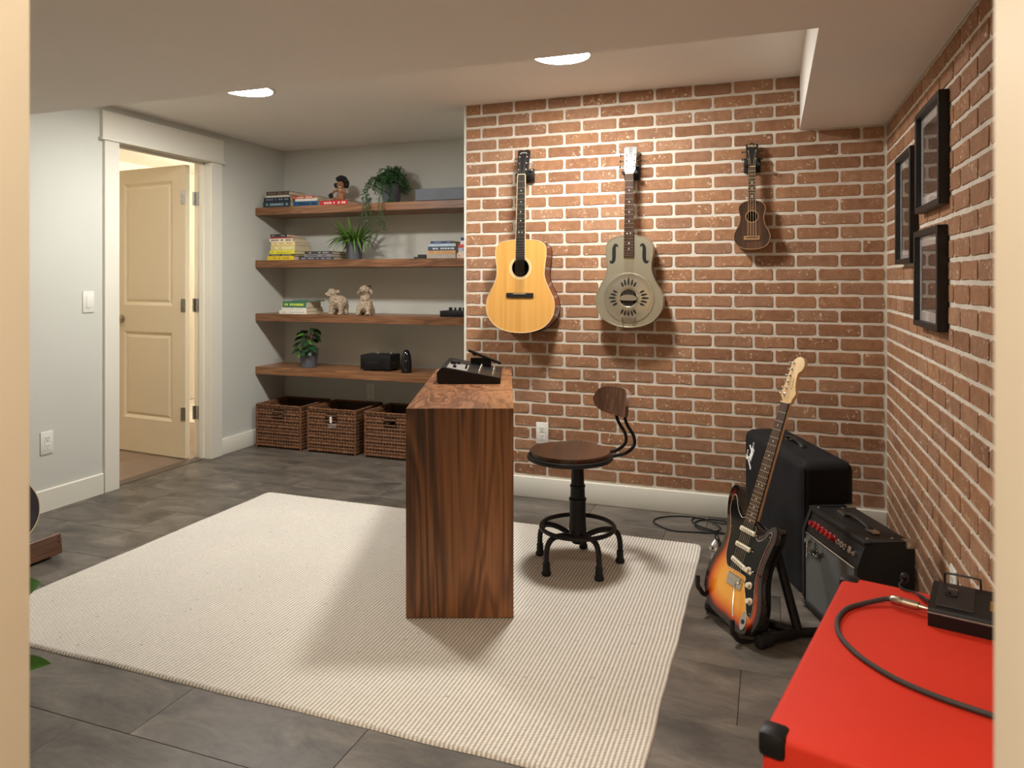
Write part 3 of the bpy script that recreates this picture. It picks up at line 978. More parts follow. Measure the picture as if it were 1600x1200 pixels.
for sgn in (-1, 1):
    o0 = so + pe * (0.032 * sgn)
    P = [o0 + ax * 0.06 + Vector((0, 0, SZ - 0.004)), o0 + ax * 0.22 + Vector((0, 0, SZ - 0.002)), o0 + ax * 0.275 + Vector((0, 0, SZ + 0.006)), o0 + ax * 0.312 + Vector((0, 0, SZ + 0.034)), o0 + ax * 0.308 + Vector((0, 0, SZ + 0.075)), o0 + ax * 0.275 + Vector((0, 0, SZ + 0.125)), o0 + ax * 0.262 + Vector((0, 0, SZ + 0.165)), o0 + ax * 0.270 + Vector((0, 0, SZ + 0.235))]
    MB().tube(spline(P, n=6), 0.0075, 10).build('back_bar', M_blackm, st)
# curved backrest plate
bkv = []
nb, mb_ = 22, 8
bp = MB()
for layer in (0, 1):
    rad = 0.19 + layer * 0.013
    for i in range(nb + 1):
        t = -1 + 2 * i / nb
        ang = t * 0.72
        hh = 0.062 * math.sqrt(max(0.0, 1 - abs(t) ** 3.2))
        for j in range(mb_ + 1):
            q = -1 + 2 * j / mb_
            tl = 0.235 + q * hh
            c0 = so + ax * (0.245 - 0.19 + (tl - 0.235) * 0.10)
            p = c0 + ax * (rad * math.cos(ang)) + pe * (rad * math.sin(ang)) + Vector((0, 0, SZ + tl - 0.008))
            bkv.append(p)
W_ = mb_ + 1
off = (nb + 1) * W_
fs = []
for i in range(nb):
    for j in range(mb_):
        a0 = i * W_ + j
        fs.append((a0, a0 + 1, a0 + W_ + 1, a0 + W_))
        fs.append((off + a0, off + a0 + W_, off + a0 + W_ + 1, off + a0 + 1))
    for j in (0, mb_):
        a0 = i * W_ + j
        fs.append((a0, a0 + W_, off + a0 + W_, off + a0))
for i in (0, nb):
    for j in range(mb_):
        a0 = i * W_ + j
        fs.append((a0, off + a0, off + a0 + 1, a0 + 1))
bp.add(bkv, fs)
bp.build('backrest', M_back, st, 50)

# ================================================================== WICKER BASKETS
def strip_lumps(mb, p0, du, dz, n, L, pitch, nrm, phase):
    """one twisted weaving row: overlapping slanted lumps"""
    seg = L / n
    for i in range(n):
        c = p0 + du * (seg * (i + 0.5))
        w, h, d = seg * 0.62, pitch * 0.58, 0.0065
        sk = pitch * 0.16 * (1 if phase else -1)
        vs = [c - du * w - dz * (h * 0.35 + sk), c - dz * (h + 0) + nrm * (d * 0.4) - dz * 0, c + du * w + dz * (h * 0.35 + sk) * -1 + dz * 0, c + du * w + dz * (h * 0.35 - sk), c + dz * h + nrm * (d * 0.4), c - du * w + dz * (h * 0.35 - sk), c - du * (w * 0.45) + nrm * d - dz * sk * 0.5, c + du * (w * 0.45) + nrm * d + dz * sk * 0.5]
        mb.add(vs, [(0, 1, 6), (1, 7, 6), (1, 2, 7), (2, 3, 7), (3, 4, 7), (4, 6, 7), (4, 5, 6), (5, 0, 6)])


def basket(x0, x1, label, with_tag=False):
    y0, y1, h = 4.302, 4.665, 0.312
    t = thing('wicker_basket', label, 'basket', ((x0 + x1) / 2, (y0 + y1) / 2, 0), group='wicker storage baskets under the lowest shelf')
    hw, hd = (x1 - x0) / 2, (y1 - y0) / 2
    inn = 0.006
    hx, hz0, hz1 = 0.045, h - 0.082, h - 0.046
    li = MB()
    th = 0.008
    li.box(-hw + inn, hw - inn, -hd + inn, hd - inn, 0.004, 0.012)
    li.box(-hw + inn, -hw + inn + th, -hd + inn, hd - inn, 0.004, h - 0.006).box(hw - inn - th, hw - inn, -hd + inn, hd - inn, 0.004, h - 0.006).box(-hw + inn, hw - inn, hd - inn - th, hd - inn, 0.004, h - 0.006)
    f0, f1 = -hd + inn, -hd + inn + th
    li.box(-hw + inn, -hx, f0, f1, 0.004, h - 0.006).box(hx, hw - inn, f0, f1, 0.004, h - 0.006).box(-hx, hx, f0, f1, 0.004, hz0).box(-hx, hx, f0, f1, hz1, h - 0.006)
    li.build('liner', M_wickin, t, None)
    rows, we = 13, MB()
    pit = (h - 0.012) / rows
    up = Vector((0, 0, 1))
    for r in range(rows):
        z = 0.006 + pit * (r + 0.5)
        for (p, du, nr, L) in ((Vector((-hw, -hd + inn, z)), Vector((1, 0, 0)), Vector((0, -1, 0)), 2 * hw), (Vector((hw - inn, -hd, z)), Vector((0, 1, 0)), Vector((1, 0, 0)), 2 * hd), (Vector((-hw + inn, -hd, z)), Vector((0, 1, 0)), Vector((-1, 0, 0)), 2 * hd)):
            n = max(4, int(L / 0.021))
            if nr.y < 0 and hz0 - pit * 0.4 < z < hz1 + pit * 0.4:
                m = (L / 2 - hx) / L
                strip_lumps(we, p, du, up, int(n * m), L * m, pit, nr, r % 2)
                strip_lumps(we, p + du * (L / 2 + hx), du, up, int(n * m), L * m, pit, nr, r % 2)
            else:
                strip_lumps(we, p, du, up, n, L, pit, nr, r % 2)
    for (p, du, nr, L) in ((Vector((hw - inn - th, -hd, 0)), Vector((0, 1, 0)), Vector((-1, 0, 0)), 2 * hd), (Vector((-hw + inn + th, -hd, 0)), Vector((0, 1, 0)), Vector((1, 0, 0)), 2 * hd)):
        for r in range(rows - 6, rows):
            strip_lumps(we, p + up * (0.006 + pit * (r + 0.5)), du, up, int(L / 0.021), L, pit, nr, r % 2)
    tag(we.build('weave', M_wick, t, 30), kind='stuff')
    rim = MB()
    c4 = [(-hw + 0.004, -hd + 0.004), (hw - 0.004, -hd + 0.004), (hw - 0.004, hd - 0.004), (-hw + 0.004, hd - 0.004)]
    for i in range(4):
        a, c_ = Vector((*c4[i], h - 0.003)), Vector((*c4[(i + 1) % 4], h - 0.003))
        n = 22
        P1, P2 = [], []
        du = (c_ - a)
        sd = du.normalized().cross(up)
        for k in range(n * 2 + 1):
            q = a + du * (k / (n * 2))
            w = math.sin(k * PI / 2 * 0.9) * 0.003
            P1.append(q + sd * (0.003 + w) + up * w)
            P2.append(q - sd * (0.003 + w) - up * w)
        rim.tube(P1, 0.006, 6).tube(P2, 0.006, 6)
    for i in range(4):
        rim.tube([(c4[i][0], c4[i][1], 0.0), (c4[i][0], c4[i][1], h)], 0.007, 6)
    rim.build('rim', M_wick, t)
    fy = -hd - 0.003
    MB().tube([(-hx, fy, hz0), (hx, fy, hz0), (hx, fy, hz1), (-hx, fy, hz1)], 0.005, 6, True).build('handle_frame', M_wick, t)
    if with_tag:
        MB().rbox(-0.006, 0.012, fy - 0.007, fy - 0.005, hz0 - 0.012, hz1 - 0.004, 0.0005, 1).build('paper_tag', M_paper, t)
        sq = MB()
        for r, zz in enumerate((hz0 - 0.026, hz0 - 0.036, hz0 - 0.046)):
            P = [(-0.018 + 0.004 * k + 0.002 * math.sin(k * 2 + r), fy - 0.008, zz + 0.003 * math.sin(k * 1.7 + r * 2) + k * 0.0006) for k in range(18)]
            sq.tube(P, 0.0009, 4)
        sq.build('loose_thread', M_paper, t)
    return t


basket(-3.545, -3.155, 'wicker basket in the alcove corner next to the baseboard')
basket(-3.100, -2.705, 'middle wicker basket with a white paper tag on its front', True)
basket(-2.635, -2.240, 'wicker basket partly hidden behind the walnut desk')

# ================================================================== BOOKS
BOOKMAT = {}


def cover_mat(c):
    if c not in BOOKMAT:
        BOOKMAT[c] = mk('book_cover_%02x%02x%02x' % c, srgb(*c), 0.55, var=0.10, scale=40)
    return BOOKMAT[c]


def book(x0, x1, y0, z0, dep, th, col, label, group, spine=None, skew=0.0):
    """a closed book lying flat, spine towards the room"""
    t = thing('book', label, 'book', ((x0 + x1) / 2, y0, z0), (0, 0, R(skew)), group)
    hw = (x1 - x0) / 2
    ct = min(0.0018, th * 0.18)
    m = cover_mat(col)
    cv = MB().rbox(-hw, hw, 0, dep, 0, ct, ct * 0.3, 1).rbox(-hw, hw, 0, dep, th - ct, th, ct * 0.3, 1).rbox(-hw, hw, -0.001, ct, 0.0, th, ct * 0.4, 1)
    cv.build('cover', m, t)
    MB().box(-hw + 0.003, hw - 0.003, ct * 0.6, dep - 0.003, ct * 0.9, th - ct * 0.9).build('pages', M_pages, t, None)
    if spine:
        rnd = random.Random(int(abs(x0) * 1000 + z0 * 777))
        sp = MB()
        x = -hw * 0.84
        while x < hw * 0.8:
            w = rnd.uniform(0.006, 0.02)
            if rnd.random() < 0.72:
                sp.box(x, min(x + w, hw * 0.86), -0.0016, -0.0008, th * 0.3, th * 0.68)
            x += w + 0.004
        tag(sp.build('spine_lettering', cover_mat(spine), t, None), kind='stuff')
    return t


PXM = 216.0


def stack(base_z, y0, rows, group):
    """rows from the bottom up: (left px, right px, thickness px, depth m, colour, spine colour, label, setback)"""
    z = base_z + 0.0003
    for (a, c_, tp, dep, col, sp, lb, back) in rows:
        Y = y0 + back
        x0, x1 = at_y(a, 437, Y).x, at_y(c_, 437, Y).x
        th = tp / PXM
        book(x0, x1, Y, z, dep, th, col, lb, group, sp, random.uniform(-1.2, 1.2))
        z += th + 0.0003
    return z


G1 = 'books on the topmost shelf'
stack(SHZ[0], 4.385, [
    (411, 454, 9.2, 0.20, (36, 58, 66), (150, 170, 176), 'thick dark teal book at the bottom of the corner stack, topmost shelf', 0),
    (412, 454, 6.6, 0.20, (26, 30, 36), (120, 130, 150), 'black hardback with pale spine lettering in the corner stack, topmost shelf', 0.004),
    (416, 452, 3.6, 0.19, (206, 198, 186), None, 'thin off-white book under the brown one, corner stack of topmost shelf', 0.015),
    (416, 452, 6.0, 0.19, (82, 66, 54), (120, 100, 84), 'brown book lying on top of the corner stack, topmost shelf', 0.012)], G1)
stack(SHZ[0], 4.39, [
    (458, 497, 8.0, 0.19, (30, 86, 128), (24, 40, 62), 'blue book at the bottom of the stack topped by an orange-red book', 0),
    (461, 496, 4.2, 0.19, (222, 214, 200), None, 'white book between the blue and the orange-red books', 0.008),
    (456, 491, 4.4, 0.19, (184, 72, 46), (226, 210, 190), 'orange-red book lying on the white and blue books', 0.012)], G1)
zt = stack(SHZ[0], 4.39, [
    (500, 542.5, 7.2, 0.20, (196, 36, 48), (236, 214, 196), 'bright red book with white spine lettering under the figurine', 0)], G1)
zfig = zt
stack(SHZ[0], 4.44, [
    (546, 566, 1.6, 0.16, (196, 186, 166), None, 'thin loose pale booklet lying beside the bright red book', 0)], G1)

G2 = 'books on the second shelf'
stack(SHZ[1], 4.385, [
    (417.5, 459, 6.6, 0.20, (222, 194, 44), (176, 150, 60), 'golden yellow book at the bottom of the tall yellow stack', 0),
    (421, 460, 3.0, 0.20, (74, 66, 52), (190, 180, 150), 'thin dark book between the two bright yellow books', 0.004),
    (421, 460.6, 5.4, 0.20, (226, 216, 60), (180, 170, 70), 'lemon yellow book in the tall stack under the pale ones', 0.002),
    (423, 461, 9.0, 0.20, (216, 198, 128), (230, 220, 170), 'thick straw-coloured book in the middle of the tall stack', 0.006),
    (424, 460.6, 5.0, 0.19, (230, 210, 158), (190, 160, 110), 'cream book above the thick straw-coloured one', 0.006),
    (421, 457, 5.0, 0.18, (232, 220, 200), (90, 70, 66), 'off-white book with dark spots on its spine, second shelf tall stack', 0.006),
    (422, 455, 2.4, 0.18, (156, 62, 56), None, 'thin dull red book near the top of the tall stack', 0.01),
    (422.5, 448, 4.6, 0.16, (52, 48, 54), (150, 146, 150), 'small dark book lying on top of the tall yellow stack', 0.012)], G2)
stack(SHZ[1], 4.40, [
    (467, 521, 4.6, 0.21, (62, 62, 74), (150, 150, 160), 'wide slate grey book at the bottom of the flat stack beside the fern', 0),
    (475, 520, 4.2, 0.20, (128, 124, 122), (60, 60, 64), 'mid grey book in the flat stack beside the fern', 0.006),
    (476, 519, 4.4, 0.20, (50, 50, 54), (170, 166, 160), 'charcoal book on top of the flat stack beside the fern', 0.008)], G2)
stack(SHZ[1], 4.40, [
    (667, 712, 6.2, 0.19, (176, 166, 152), None, 'grey-beige book at the bottom of the stack under the tan book', 0),
    (667, 712, 5.2, 0.19, (206, 160, 108), (190, 140, 90), 'tan orange book in the stack near the brick wall edge', 0.002),
    (669, 712.5, 6.0, 0.19, (58, 70, 90), (200, 210, 214), 'slate blue book with white spine lettering above the tan book', 0.004),
    (669, 712, 4.0, 0.19, (182, 200, 208), None, 'pale blue book under the navy one near the brick wall edge', 0.006),
    (672.5, 706, 3.8, 0.18, (46, 62, 108), (130, 140, 170), 'navy book on top of the stack near the brick wall edge', 0.012)], G2)
stack(SHZ[1], 4.40, [
    (646.5, 665.5, 2.6, 0.13, (24, 24, 24), None, 'small flat black notebook lying on the second shelf', 0),
    (652.5, 665.5, 3.4, 0.12, (34, 38, 34), None, 'small dark green notebook lying on the black notebook', 0.004)], G2)
stack(SHZ[1], 4.40, [
    (714, 752, 7.6, 0.19, (222, 196, 184), (190, 100, 90), 'pinkish white book at the bottom of the stack cut off by the bricks', 0),
    (716, 752, 2.4, 0.19, (214, 196, 160), None, 'thin beige book in the stack cut off by the bricks', 0.002),
    (716, 752, 5.0, 0.19, (176, 178, 204), (120, 120, 160), 'lavender book in the stack cut off by the bricks', 0.004),
    (716, 752, 4.6, 0.19, (198, 74, 58), None, 'red book in the stack cut off by the bricks', 0.006),
    (719, 752, 5.6, 0.18, (216, 208, 210), None, 'off-white book above the red one, stack cut off by the bricks', 0.008),
    (720, 752, 4.6, 0.18, (42, 60, 108), None, 'dark blue book above the off-white one, stack cut off by the bricks', 0.01),
    (725, 752, 4.2, 0.17, (36, 50, 92), None, 'topmost dark blue book of the stack cut off by the bricks', 0.012)], G2)
G3 = 'books on the third shelf'
stack(SHZ[2], 4.385, [
    (436, 479, 5.6, 0.21, (226, 224, 214), (190, 186, 170), 'wide white book at the bottom of the stack beside the sheep', 0),
    (440, 479, 4.4, 0.20, (218, 214, 196), None, 'cream book under the green one, third shelf', 0.006),
    (442, 478, 9.6, 0.19, (58, 112, 84), (196, 210, 90), 'green book with yellow-green spine lettering beside the sheep', 0.008),
    (458, 494, 2.0, 0.11, (96, 122, 112), None, 'thin grey-green booklet lying on top of the green book', 0.06)], G3)

# ================================================================== POTS AND PLANTS
def pot(t, r0, r1, h):
    MB().lathe([(0.0, 0.0), (r0 - 0.002, 0.0), (r0, 0.002), (r1, h - 0.002), (r1, h), (r1 - 0.004, h), (r1 - 0.005, h * 0.86), (0, h * 0.86)], 32).build('pot', M_pot, t)
    MB().lathe([(r1 - 0.006, h * 0.87), (r1 * 0.5, h * 0.9), (0, h * 0.91)], 20).build('soil', M_soil, t)


def blade_mesh(L, w, droop, rise, mat, n=7, fold=0.25):
    """a long narrow leaf in local x, springing up and then drooping"""
    mb = MB()
    for i in range(n + 1):
        t = i / n
        x = L * t * (1 - 0.12 * t)
        z = rise * L * t - droop * L * t * t
        ww = w * math.sin(PI * min(1, 0.08 + t * 0.92)) ** 0.7 if t < 1 else 0.0004
        mb.v += [(x, -ww, z + ww * fold), (x, 0, z), (x, ww, z + ww * fold)]
    for i in range(n):
        a = i * 3
        mb.f += [(a, a + 1, a + 4, a + 3), (a + 1, a + 2, a + 5, a + 4)]
    return mb.mesh('leaf', mat, 60)


p = at_y(553.5, 405, 4.50)
fe = thing('potted_fern', 'spiky green fern in a dark grey pot on the second shelf', 'plant', (p.x, 4.50, SHZ[1] + 0.0003), group=None)
pot(fe, 0.052, 0.066, 0.132)
lv = [blade_mesh(0.20, 0.0082, 0.75, 0.85, M_green1, 8), blade_mesh(0.19, 0.0078, 1.15, 0.85, M_green1, 8), blade_mesh(0.17, 0.008, 0.30, 1.15, M_green1, 8)]
rnd = random.Random(11)
for k in range(120):
    q = rnd.random()
    me = lv[2] if q < 0.3 else (lv[0] if q < 0.7 else lv[1])
    a = rnd.uniform(0, 2 * PI)
    if me is lv[2] or math.sin(a) < 0.75:
        put('leaf', me, fe, (0.025 * math.cos(a), 0.025 * math.sin(a), 0.118), (rnd.uniform(-0.3, 0.3), rnd.uniform(-0.25, 0.25), a), rnd.uniform(0.65, 1.08))

# trailing plant on the topmost shelf
p = at_y(611.5, 316, 4.52)
tp = thing('trailing_plant', 'trailing plant in a grey pot hanging over the topmost shelf', 'plant', (p.x, 4.52, SHZ[0] + 0.0003))
pot(tp, 0.058, 0.074, 0.142)
rnd = random.Random(5)
fo, stm = MB(), MB()


def leaflet(mb, p, d, L, w, roll):
    d = d.normalized()
    sd = d.cross(Vector((0, 0, 1)))
    if sd.length < 0.05:
        sd = Vector((1, 0, 0))
    sd = (sd.normalized() * math.cos(roll) + d.cross(sd.normalized()) * math.sin(roll))
    mb.add([p, p + d * L * 0.45 + sd * w, p + d * L, p + d * L * 0.45 - sd * w], [(0, 1, 2, 3)])


stems = []
for k in range(46):
    a = rnd.uniform(0, 2 * PI)
    rr = rnd.uniform(0.04, 0.105)
    top = rnd.uniform(0.05, 0.155)
    P = [Vector((0, 0, 0.125)), Vector((rr * 0.45 * math.cos(a), rr * 0.45 * math.sin(a), 0.135 + top * 0.8)), Vector((rr * math.cos(a), rr * math.sin(a), 0.13 + top * 0.72)), Vector((rr * 1.35 * math.cos(a), rr * 1.35 * math.sin(a), 0.13 + top * 0.2 - rnd.uniform(0, 0.06)))]
    if P[3].y > 0.15:
        continue
    stems.append(P)
for (x, y, zl, sp) in ((-0.105, -0.195, -0.19, 0.02), (-0.085, -0.19, -0.10, 0.02), (0.03, -0.192, -0.20, 0.012), (0.015, -0.195, -0.17, 0.0), (-0.12, -0.12, 0.03, 0.01), (0.05, -0.115, -0.0, 0.0), (-0.10, -0.19, -0.15, -0.02), (0.045, -0.1, 0.01, 0.0)):
    stems.append([Vector((x * 0.2, y * 0.2, 0.13)), Vector((x * 0.7, y * 0.6, 0.18)), Vector((x * 1.0, y * 0.9, 0.11)), Vector((x * 1.05, y, 0.02)), Vector((x * 1.0 + sp, y, zl * 0.5)), Vector((x + sp * 2, y, zl))])
for P in stems:
    S = spline(P, n=7)
    stm.tube(S, 0.0012, 4)
    for i in range(2, len(S)):
        d0 = (S[i] - S[i - 1]).normalized()
        for q in range(4):
            dv = (d0 * 0.5 + Vector((rnd.uniform(-1, 1), rnd.uniform(-1, 0.7), rnd.uniform(-0.7, 0.6)))).normalized()
            leaflet(fo, S[i] + dv * 0.002, dv, rnd.uniform(0.016, 0.03), rnd.uniform(0.0022, 0.0036), rnd.uniform(0, PI))
stm.build('stems', M_green3, tp)
tag(fo.build('foliage', M_green2, tp, None), kind='stuff')

# broad-leaved plant on the lowest shelf
p = at_y(482.7, 575, 4.47)
mo = thing('potted_monstera', 'broad-leaved dark green plant in a grey pot on the lowest shelf', 'plant', (p.x, 4.47, SHZ[3] + 0.0003))
pot(mo, 0.055, 0.07, 0.138)


def lobed(L, W, seed, mat):
    rnd = random.Random(seed)
    pts = []
    n = 9
    for i in range(n + 1):
        t = i / n
        w = W * math.sin(PI * (0.06 + 0.9 * t)) ** 0.8 * (1.0 if i % 2 else 0.62)
        pts.append((L * t, w))
    poly = [(x, w) for (x, w) in pts] + [(x, -w) for (x, w) in reversed(pts)]
    mb = MB()
    m = len(pts)
    for (x, w) in pts:
        z = -0.9 * x * x / L * 0.5
        mb.v += [(x, w, z - w * 0.15), (x, 0, z + 0.003), (x, -w, z - w * 0.15)]
    for i in range(m - 1):
        a = i * 3
        mb.f += [(a, a + 1, a + 4, a + 3), (a + 1, a + 2, a + 5, a + 4)]
    return mb.mesh('leaf', mat, 50)


lm = [lobed(0.085, 0.036, 1, M_green3), lobed(0.07, 0.032, 2, M_green3), lobed(0.06, 0.024, 3, M_green4)]
sm = MB()
rnd = random.Random(9)
LP = [(0.09, -0.02, 0.275, -20), (0.045, -0.03, 0.28, 10), (0.01, -0.04, 0.27, 160), (-0.05, -0.03, 0.26, 170), (-0.075, -0.03, 0.225, 190), (-0.08, -0.05, 0.18, 210), (-0.04, -0.06, 0.2, 230), (0.0, -0.06, 0.22, 265), (0.05, -0.05, 0.2, -40), (0.06, -0.04, 0.165, -20), (-0.055, -0.06, 0.14, 235), (0.02, -0.06, 0.155, -70), (-0.02, -0.05, 0.165, 250), (0.03, 0.03, 0.24, 60), (-0.03, 0.03, 0.23, 120), (0.065, 0.0, 0.25, 0), (-0.02, -0.06, 0.25, 240), (0.07, -0.05, 0.29, -60)]
LP += [(x * 0.8 + 0.012, y * 1.15 - 0.01, z - 0.03, a + 35) for (x, y, z, a) in LP[:14]]
for i, (x, y, z, a) in enumerate(LP):
    put('leaf', lm[0] if i in (0, 1, 2, 15) else lm[i % 2] if i % 4 else lm[2], mo, (x * 0.72, y * 0.72, z), (rnd.uniform(-0.6, 0.6), rnd.uniform(0.0, 0.5), R(a)), rnd.uniform(0.75, 1.0))
    sm.tube(spline([(0, 0, 0.12), (x * 0.3, y * 0.3, z * 0.75), (x * 0.72, y * 0.72, z)], n=5), 0.0018, 5)
sm.build('stems', M_stem, mo)
for k in range(9):
    a = k * 2 * PI / 9
    put('leaf', lm[2], mo, (0.02 * math.cos(a), 0.02 * math.sin(a), 0.13), (0, -0.3, a), 0.8)


# ================================================================== FIGURINES
def blob(name, mat, parent, parts, voxel, lump=0.0, lscale=0.02):
    """ellipsoids and limbs fused into one continuous skin"""
    mb = MB()
    for q in parts:
        if q[0] == 'e':
            mb.ell(q[1], q[2], 16, 10, q[3] if len(q) > 3 else None)
        else:
            mb.tube(q[1], q[2], 10)
    o = mb.build(name, mat, parent)
    bpy.context.view_layer.objects.active = o
    rm = o.modifiers.new('skin', 'REMESH')
    rm.mode = 'VOXEL'
    rm.voxel_size = voxel
    rm.use_smooth_shade = True
    sm_ = o.modifiers.new('smooth', 'SMOOTH')
    sm_.iterations = 3
    if lump:
        tx = bpy.data.textures.new(name + '_curls', 'VORONOI')
        tx.noise_scale = lscale
        dp = o.modifiers.new('curls', 'DISPLACE')
        dp.texture = tx
        dp.strength = lump
        dp.mid_level = 0.4
        dp.texture_coords = 'LOCAL'
    dg = bpy.context.evaluated_depsgraph_get()
    me = bpy.data.meshes.new_from_object(o.evaluated_get(dg))
    o.modifiers.clear()
    o.data = me
    me.shade_smooth()
    return o


p = at_y(528, 491, 4.43)
s1 = thing('sheep_figurine', 'carved pale sheep figurine standing sideways with its head turned', 'figurine', (p.x, 4.43, SHZ[2] + 0.0025), (0, 0, R(-12)), 'carved sheep figurines')
blob('body', M_sheep, s1, [('e', (0.018, 0, 0.085), (0.064, 0.045, 0.050)), ('e', (-0.025, -0.01, 0.10), (0.038, 0.038, 0.045)), ('e', (-0.040, -0.02, 0.150), (0.034, 0.032, 0.034)), ('e', (-0.052, -0.045, 0.140), (0.019, 0.022, 0.018)),
    ('t', [(-0.06, -0.015, 0.15), (-0.088, -0.01, 0.145), (-0.093, -0.012, 0.13)], [0.008, 0.011, 0.006]), ('t', [(-0.02, -0.01, 0.158), (0.006, -0.005, 0.163), (0.014, -0.008, 0.155)], [0.008, 0.012, 0.007]),
    ('t', [(-0.03, -0.02, 0.08), (-0.035, -0.03, 0.03), (-0.035, -0.035, 0.0)], [0.022, 0.016, 0.018]), ('t', [(-0.025, 0.02, 0.08), (-0.03, 0.024, 0.03), (-0.03, 0.02, 0.0)], [0.022, 0.016, 0.018]), ('t', [(0.05, -0.02, 0.07), (0.056, -0.026, 0.03), (0.055, -0.03, 0.0)], [0.024, 0.016, 0.018]), ('t', [(0.05, 0.02, 0.07), (0.055, 0.024, 0.03), (0.055, 0.02, 0.0)], [0.024, 0.016, 0.018])], 0.004, 0.010, 0.018)
MB().ell((-0.057, -0.066, 0.143), (0.004, 0.003, 0.003), 8, 6).build('nose', M_black, s1)
for e in (-0.066, -0.040):
    MB().ell((e, -0.050, 0.158), (0.003, 0.003, 0.003), 8, 6).build('eye', M_black, s1)
p = at_y(571, 491, 4.43)
s2 = thing('sheep_figurine', 'carved pale sheep figurine sitting upright with its face raised', 'figurine', (p.x, 4.43, SHZ[2] + 0.0025), (0, 0, R(10)), 'carved sheep figurines')
blob('body', M_sheep, s2, [('e', (0, 0.005, 0.068), (0.052, 0.042, 0.055)), ('e', (0, 0, 0.115), (0.038, 0.034, 0.045)), ('e', (-0.004, -0.008, 0.172), (0.036, 0.033, 0.036)), ('e', (-0.008, -0.036, 0.175), (0.020, 0.016, 0.017)),
    ('t', [(-0.034, 0, 0.175), (-0.05, -0.004, 0.155), (-0.05, -0.005, 0.138)], [0.008, 0.010, 0.006]), ('t', [(0.026, 0, 0.175), (0.046, -0.002, 0.165), (0.052, -0.004, 0.145)], [0.008, 0.011, 0.006]),
    ('t', [(-0.03, -0.025, 0.06), (-0.036, -0.045, 0.02), (-0.036, -0.05, 0.0)], [0.022, 0.016, 0.018]), ('t', [(0.03, -0.025, 0.06), (0.036, -0.045, 0.02), (0.036, -0.05, 0.0)], [0.022, 0.016, 0.018]), ('t', [(-0.03, 0.02, 0.05), (-0.04, 0.02, 0.0)], [0.025, 0.02]), ('t', [(0.03, 0.02, 0.05), (0.04, 0.02, 0.0)], [0.025, 0.02])], 0.004, 0.010, 0.018)
MB().ell((-0.010, -0.051, 0.178), (0.005, 0.003, 0.003), 8, 6).build('nose', M_black, s2)
MB().tube(spline([(-0.024, -0.042, 0.163), (-0.008, -0.052, 0.158), (0.010, -0.042, 0.163)], n=5), 0.0016, 5).build('mouth', M_darkslot, s2)
MB().tube(spline([(0.012, -0.006, 0.203), (0.03, -0.004, 0.205), (0.045, -0.006, 0.198)], n=4), [0.004] * 4 + [0.006] * 4 + [0.003], 6).build('wool_tuft', M_hair, s2)

# curly-haired figurine sitting on the red book
p = at_y(533, 312, 4.47)
fg = thing('seated_figurine', 'small brown seated figurine with dark curly hair, on the bright red book', 'figurine', (p.x, 4.47, zfig), (0, 0, R(16)))
blob('body', M_skin, fg, [('e', (0, 0, 0.035), (0.034, 0.028, 0.036)), ('e', (0, 0, 0.075), (0.028, 0.024, 0.03)), ('e', (-0.002, -0.006, 0.118), (0.028, 0.026, 0.032)), ('e', (-0.002, -0.033, 0.112), (0.006, 0.008, 0.006)),
    ('t', [(-0.022, -0.005, 0.085), (-0.05, -0.015, 0.07), (-0.055, -0.03, 0.052)], [0.011, 0.009, 0.009]), ('t', [(0.022, -0.005, 0.085), (0.036, -0.015, 0.06), (0.03, -0.035, 0.045)], [0.011, 0.009, 0.009]), ('t', [(-0.015, -0.01, 0.02), (-0.045, -0.035, 0.014), (-0.062, -0.045, 0.01)], [0.015, 0.012, 0.010]), ('t', [(0.015, -0.01, 0.02), (0.03, -0.045, 0.014), (0.025, -0.06, 0.01)], [0.015, 0.012, 0.010])], 0.003)
hr = MB()
rnd = random.Random(4)
for k in range(130):
    a, e = rnd.uniform(0, 2 * PI), rnd.uniform(-0.45, 1.5)
    d = Vector((math.cos(a) * math.cos(e), math.sin(a) * math.cos(e) + 0.12, math.sin(e)))
    if d.y < -0.3 and d.z < 0.55:
        continue
    hr.ell(Vector((0.0, 0.0, 0.128)) + Vector((d.x * 0.044, d.y * 0.036, d.z * 0.046)), rnd.uniform(0.011, 0.016), 8, 6)
hr.build('curly_hair', M_hair, fg)
tf = MB()
for k in range(16):
    a, e = rnd.uniform(0, 2 * PI), rnd.uniform(-1.2, 1.5)
    tf.ell(Vector((-0.062, -0.04, 0.036)) + Vector((math.cos(a) * math.cos(e), math.sin(a) * math.cos(e), math.sin(e))) * 0.013, 0.008, 8, 6)
tf.build('dark_tuft', M_hair, fg)
for e in (-0.012, 0.008):
    MB().ell((e, -0.029, 0.122), (0.004, 0.003, 0.0035), 8, 6).build('eye', M_black, fg)
MB().ell((-0.002, -0.030, 0.102), (0.009, 0.003, 0.0035), 8, 6).build('teeth', M_paper, fg)
MB().ell((-0.002, -0.026, 0.083), (0.007, 0.004, 0.0035), 8, 6).build('collar', M_paper, fg)

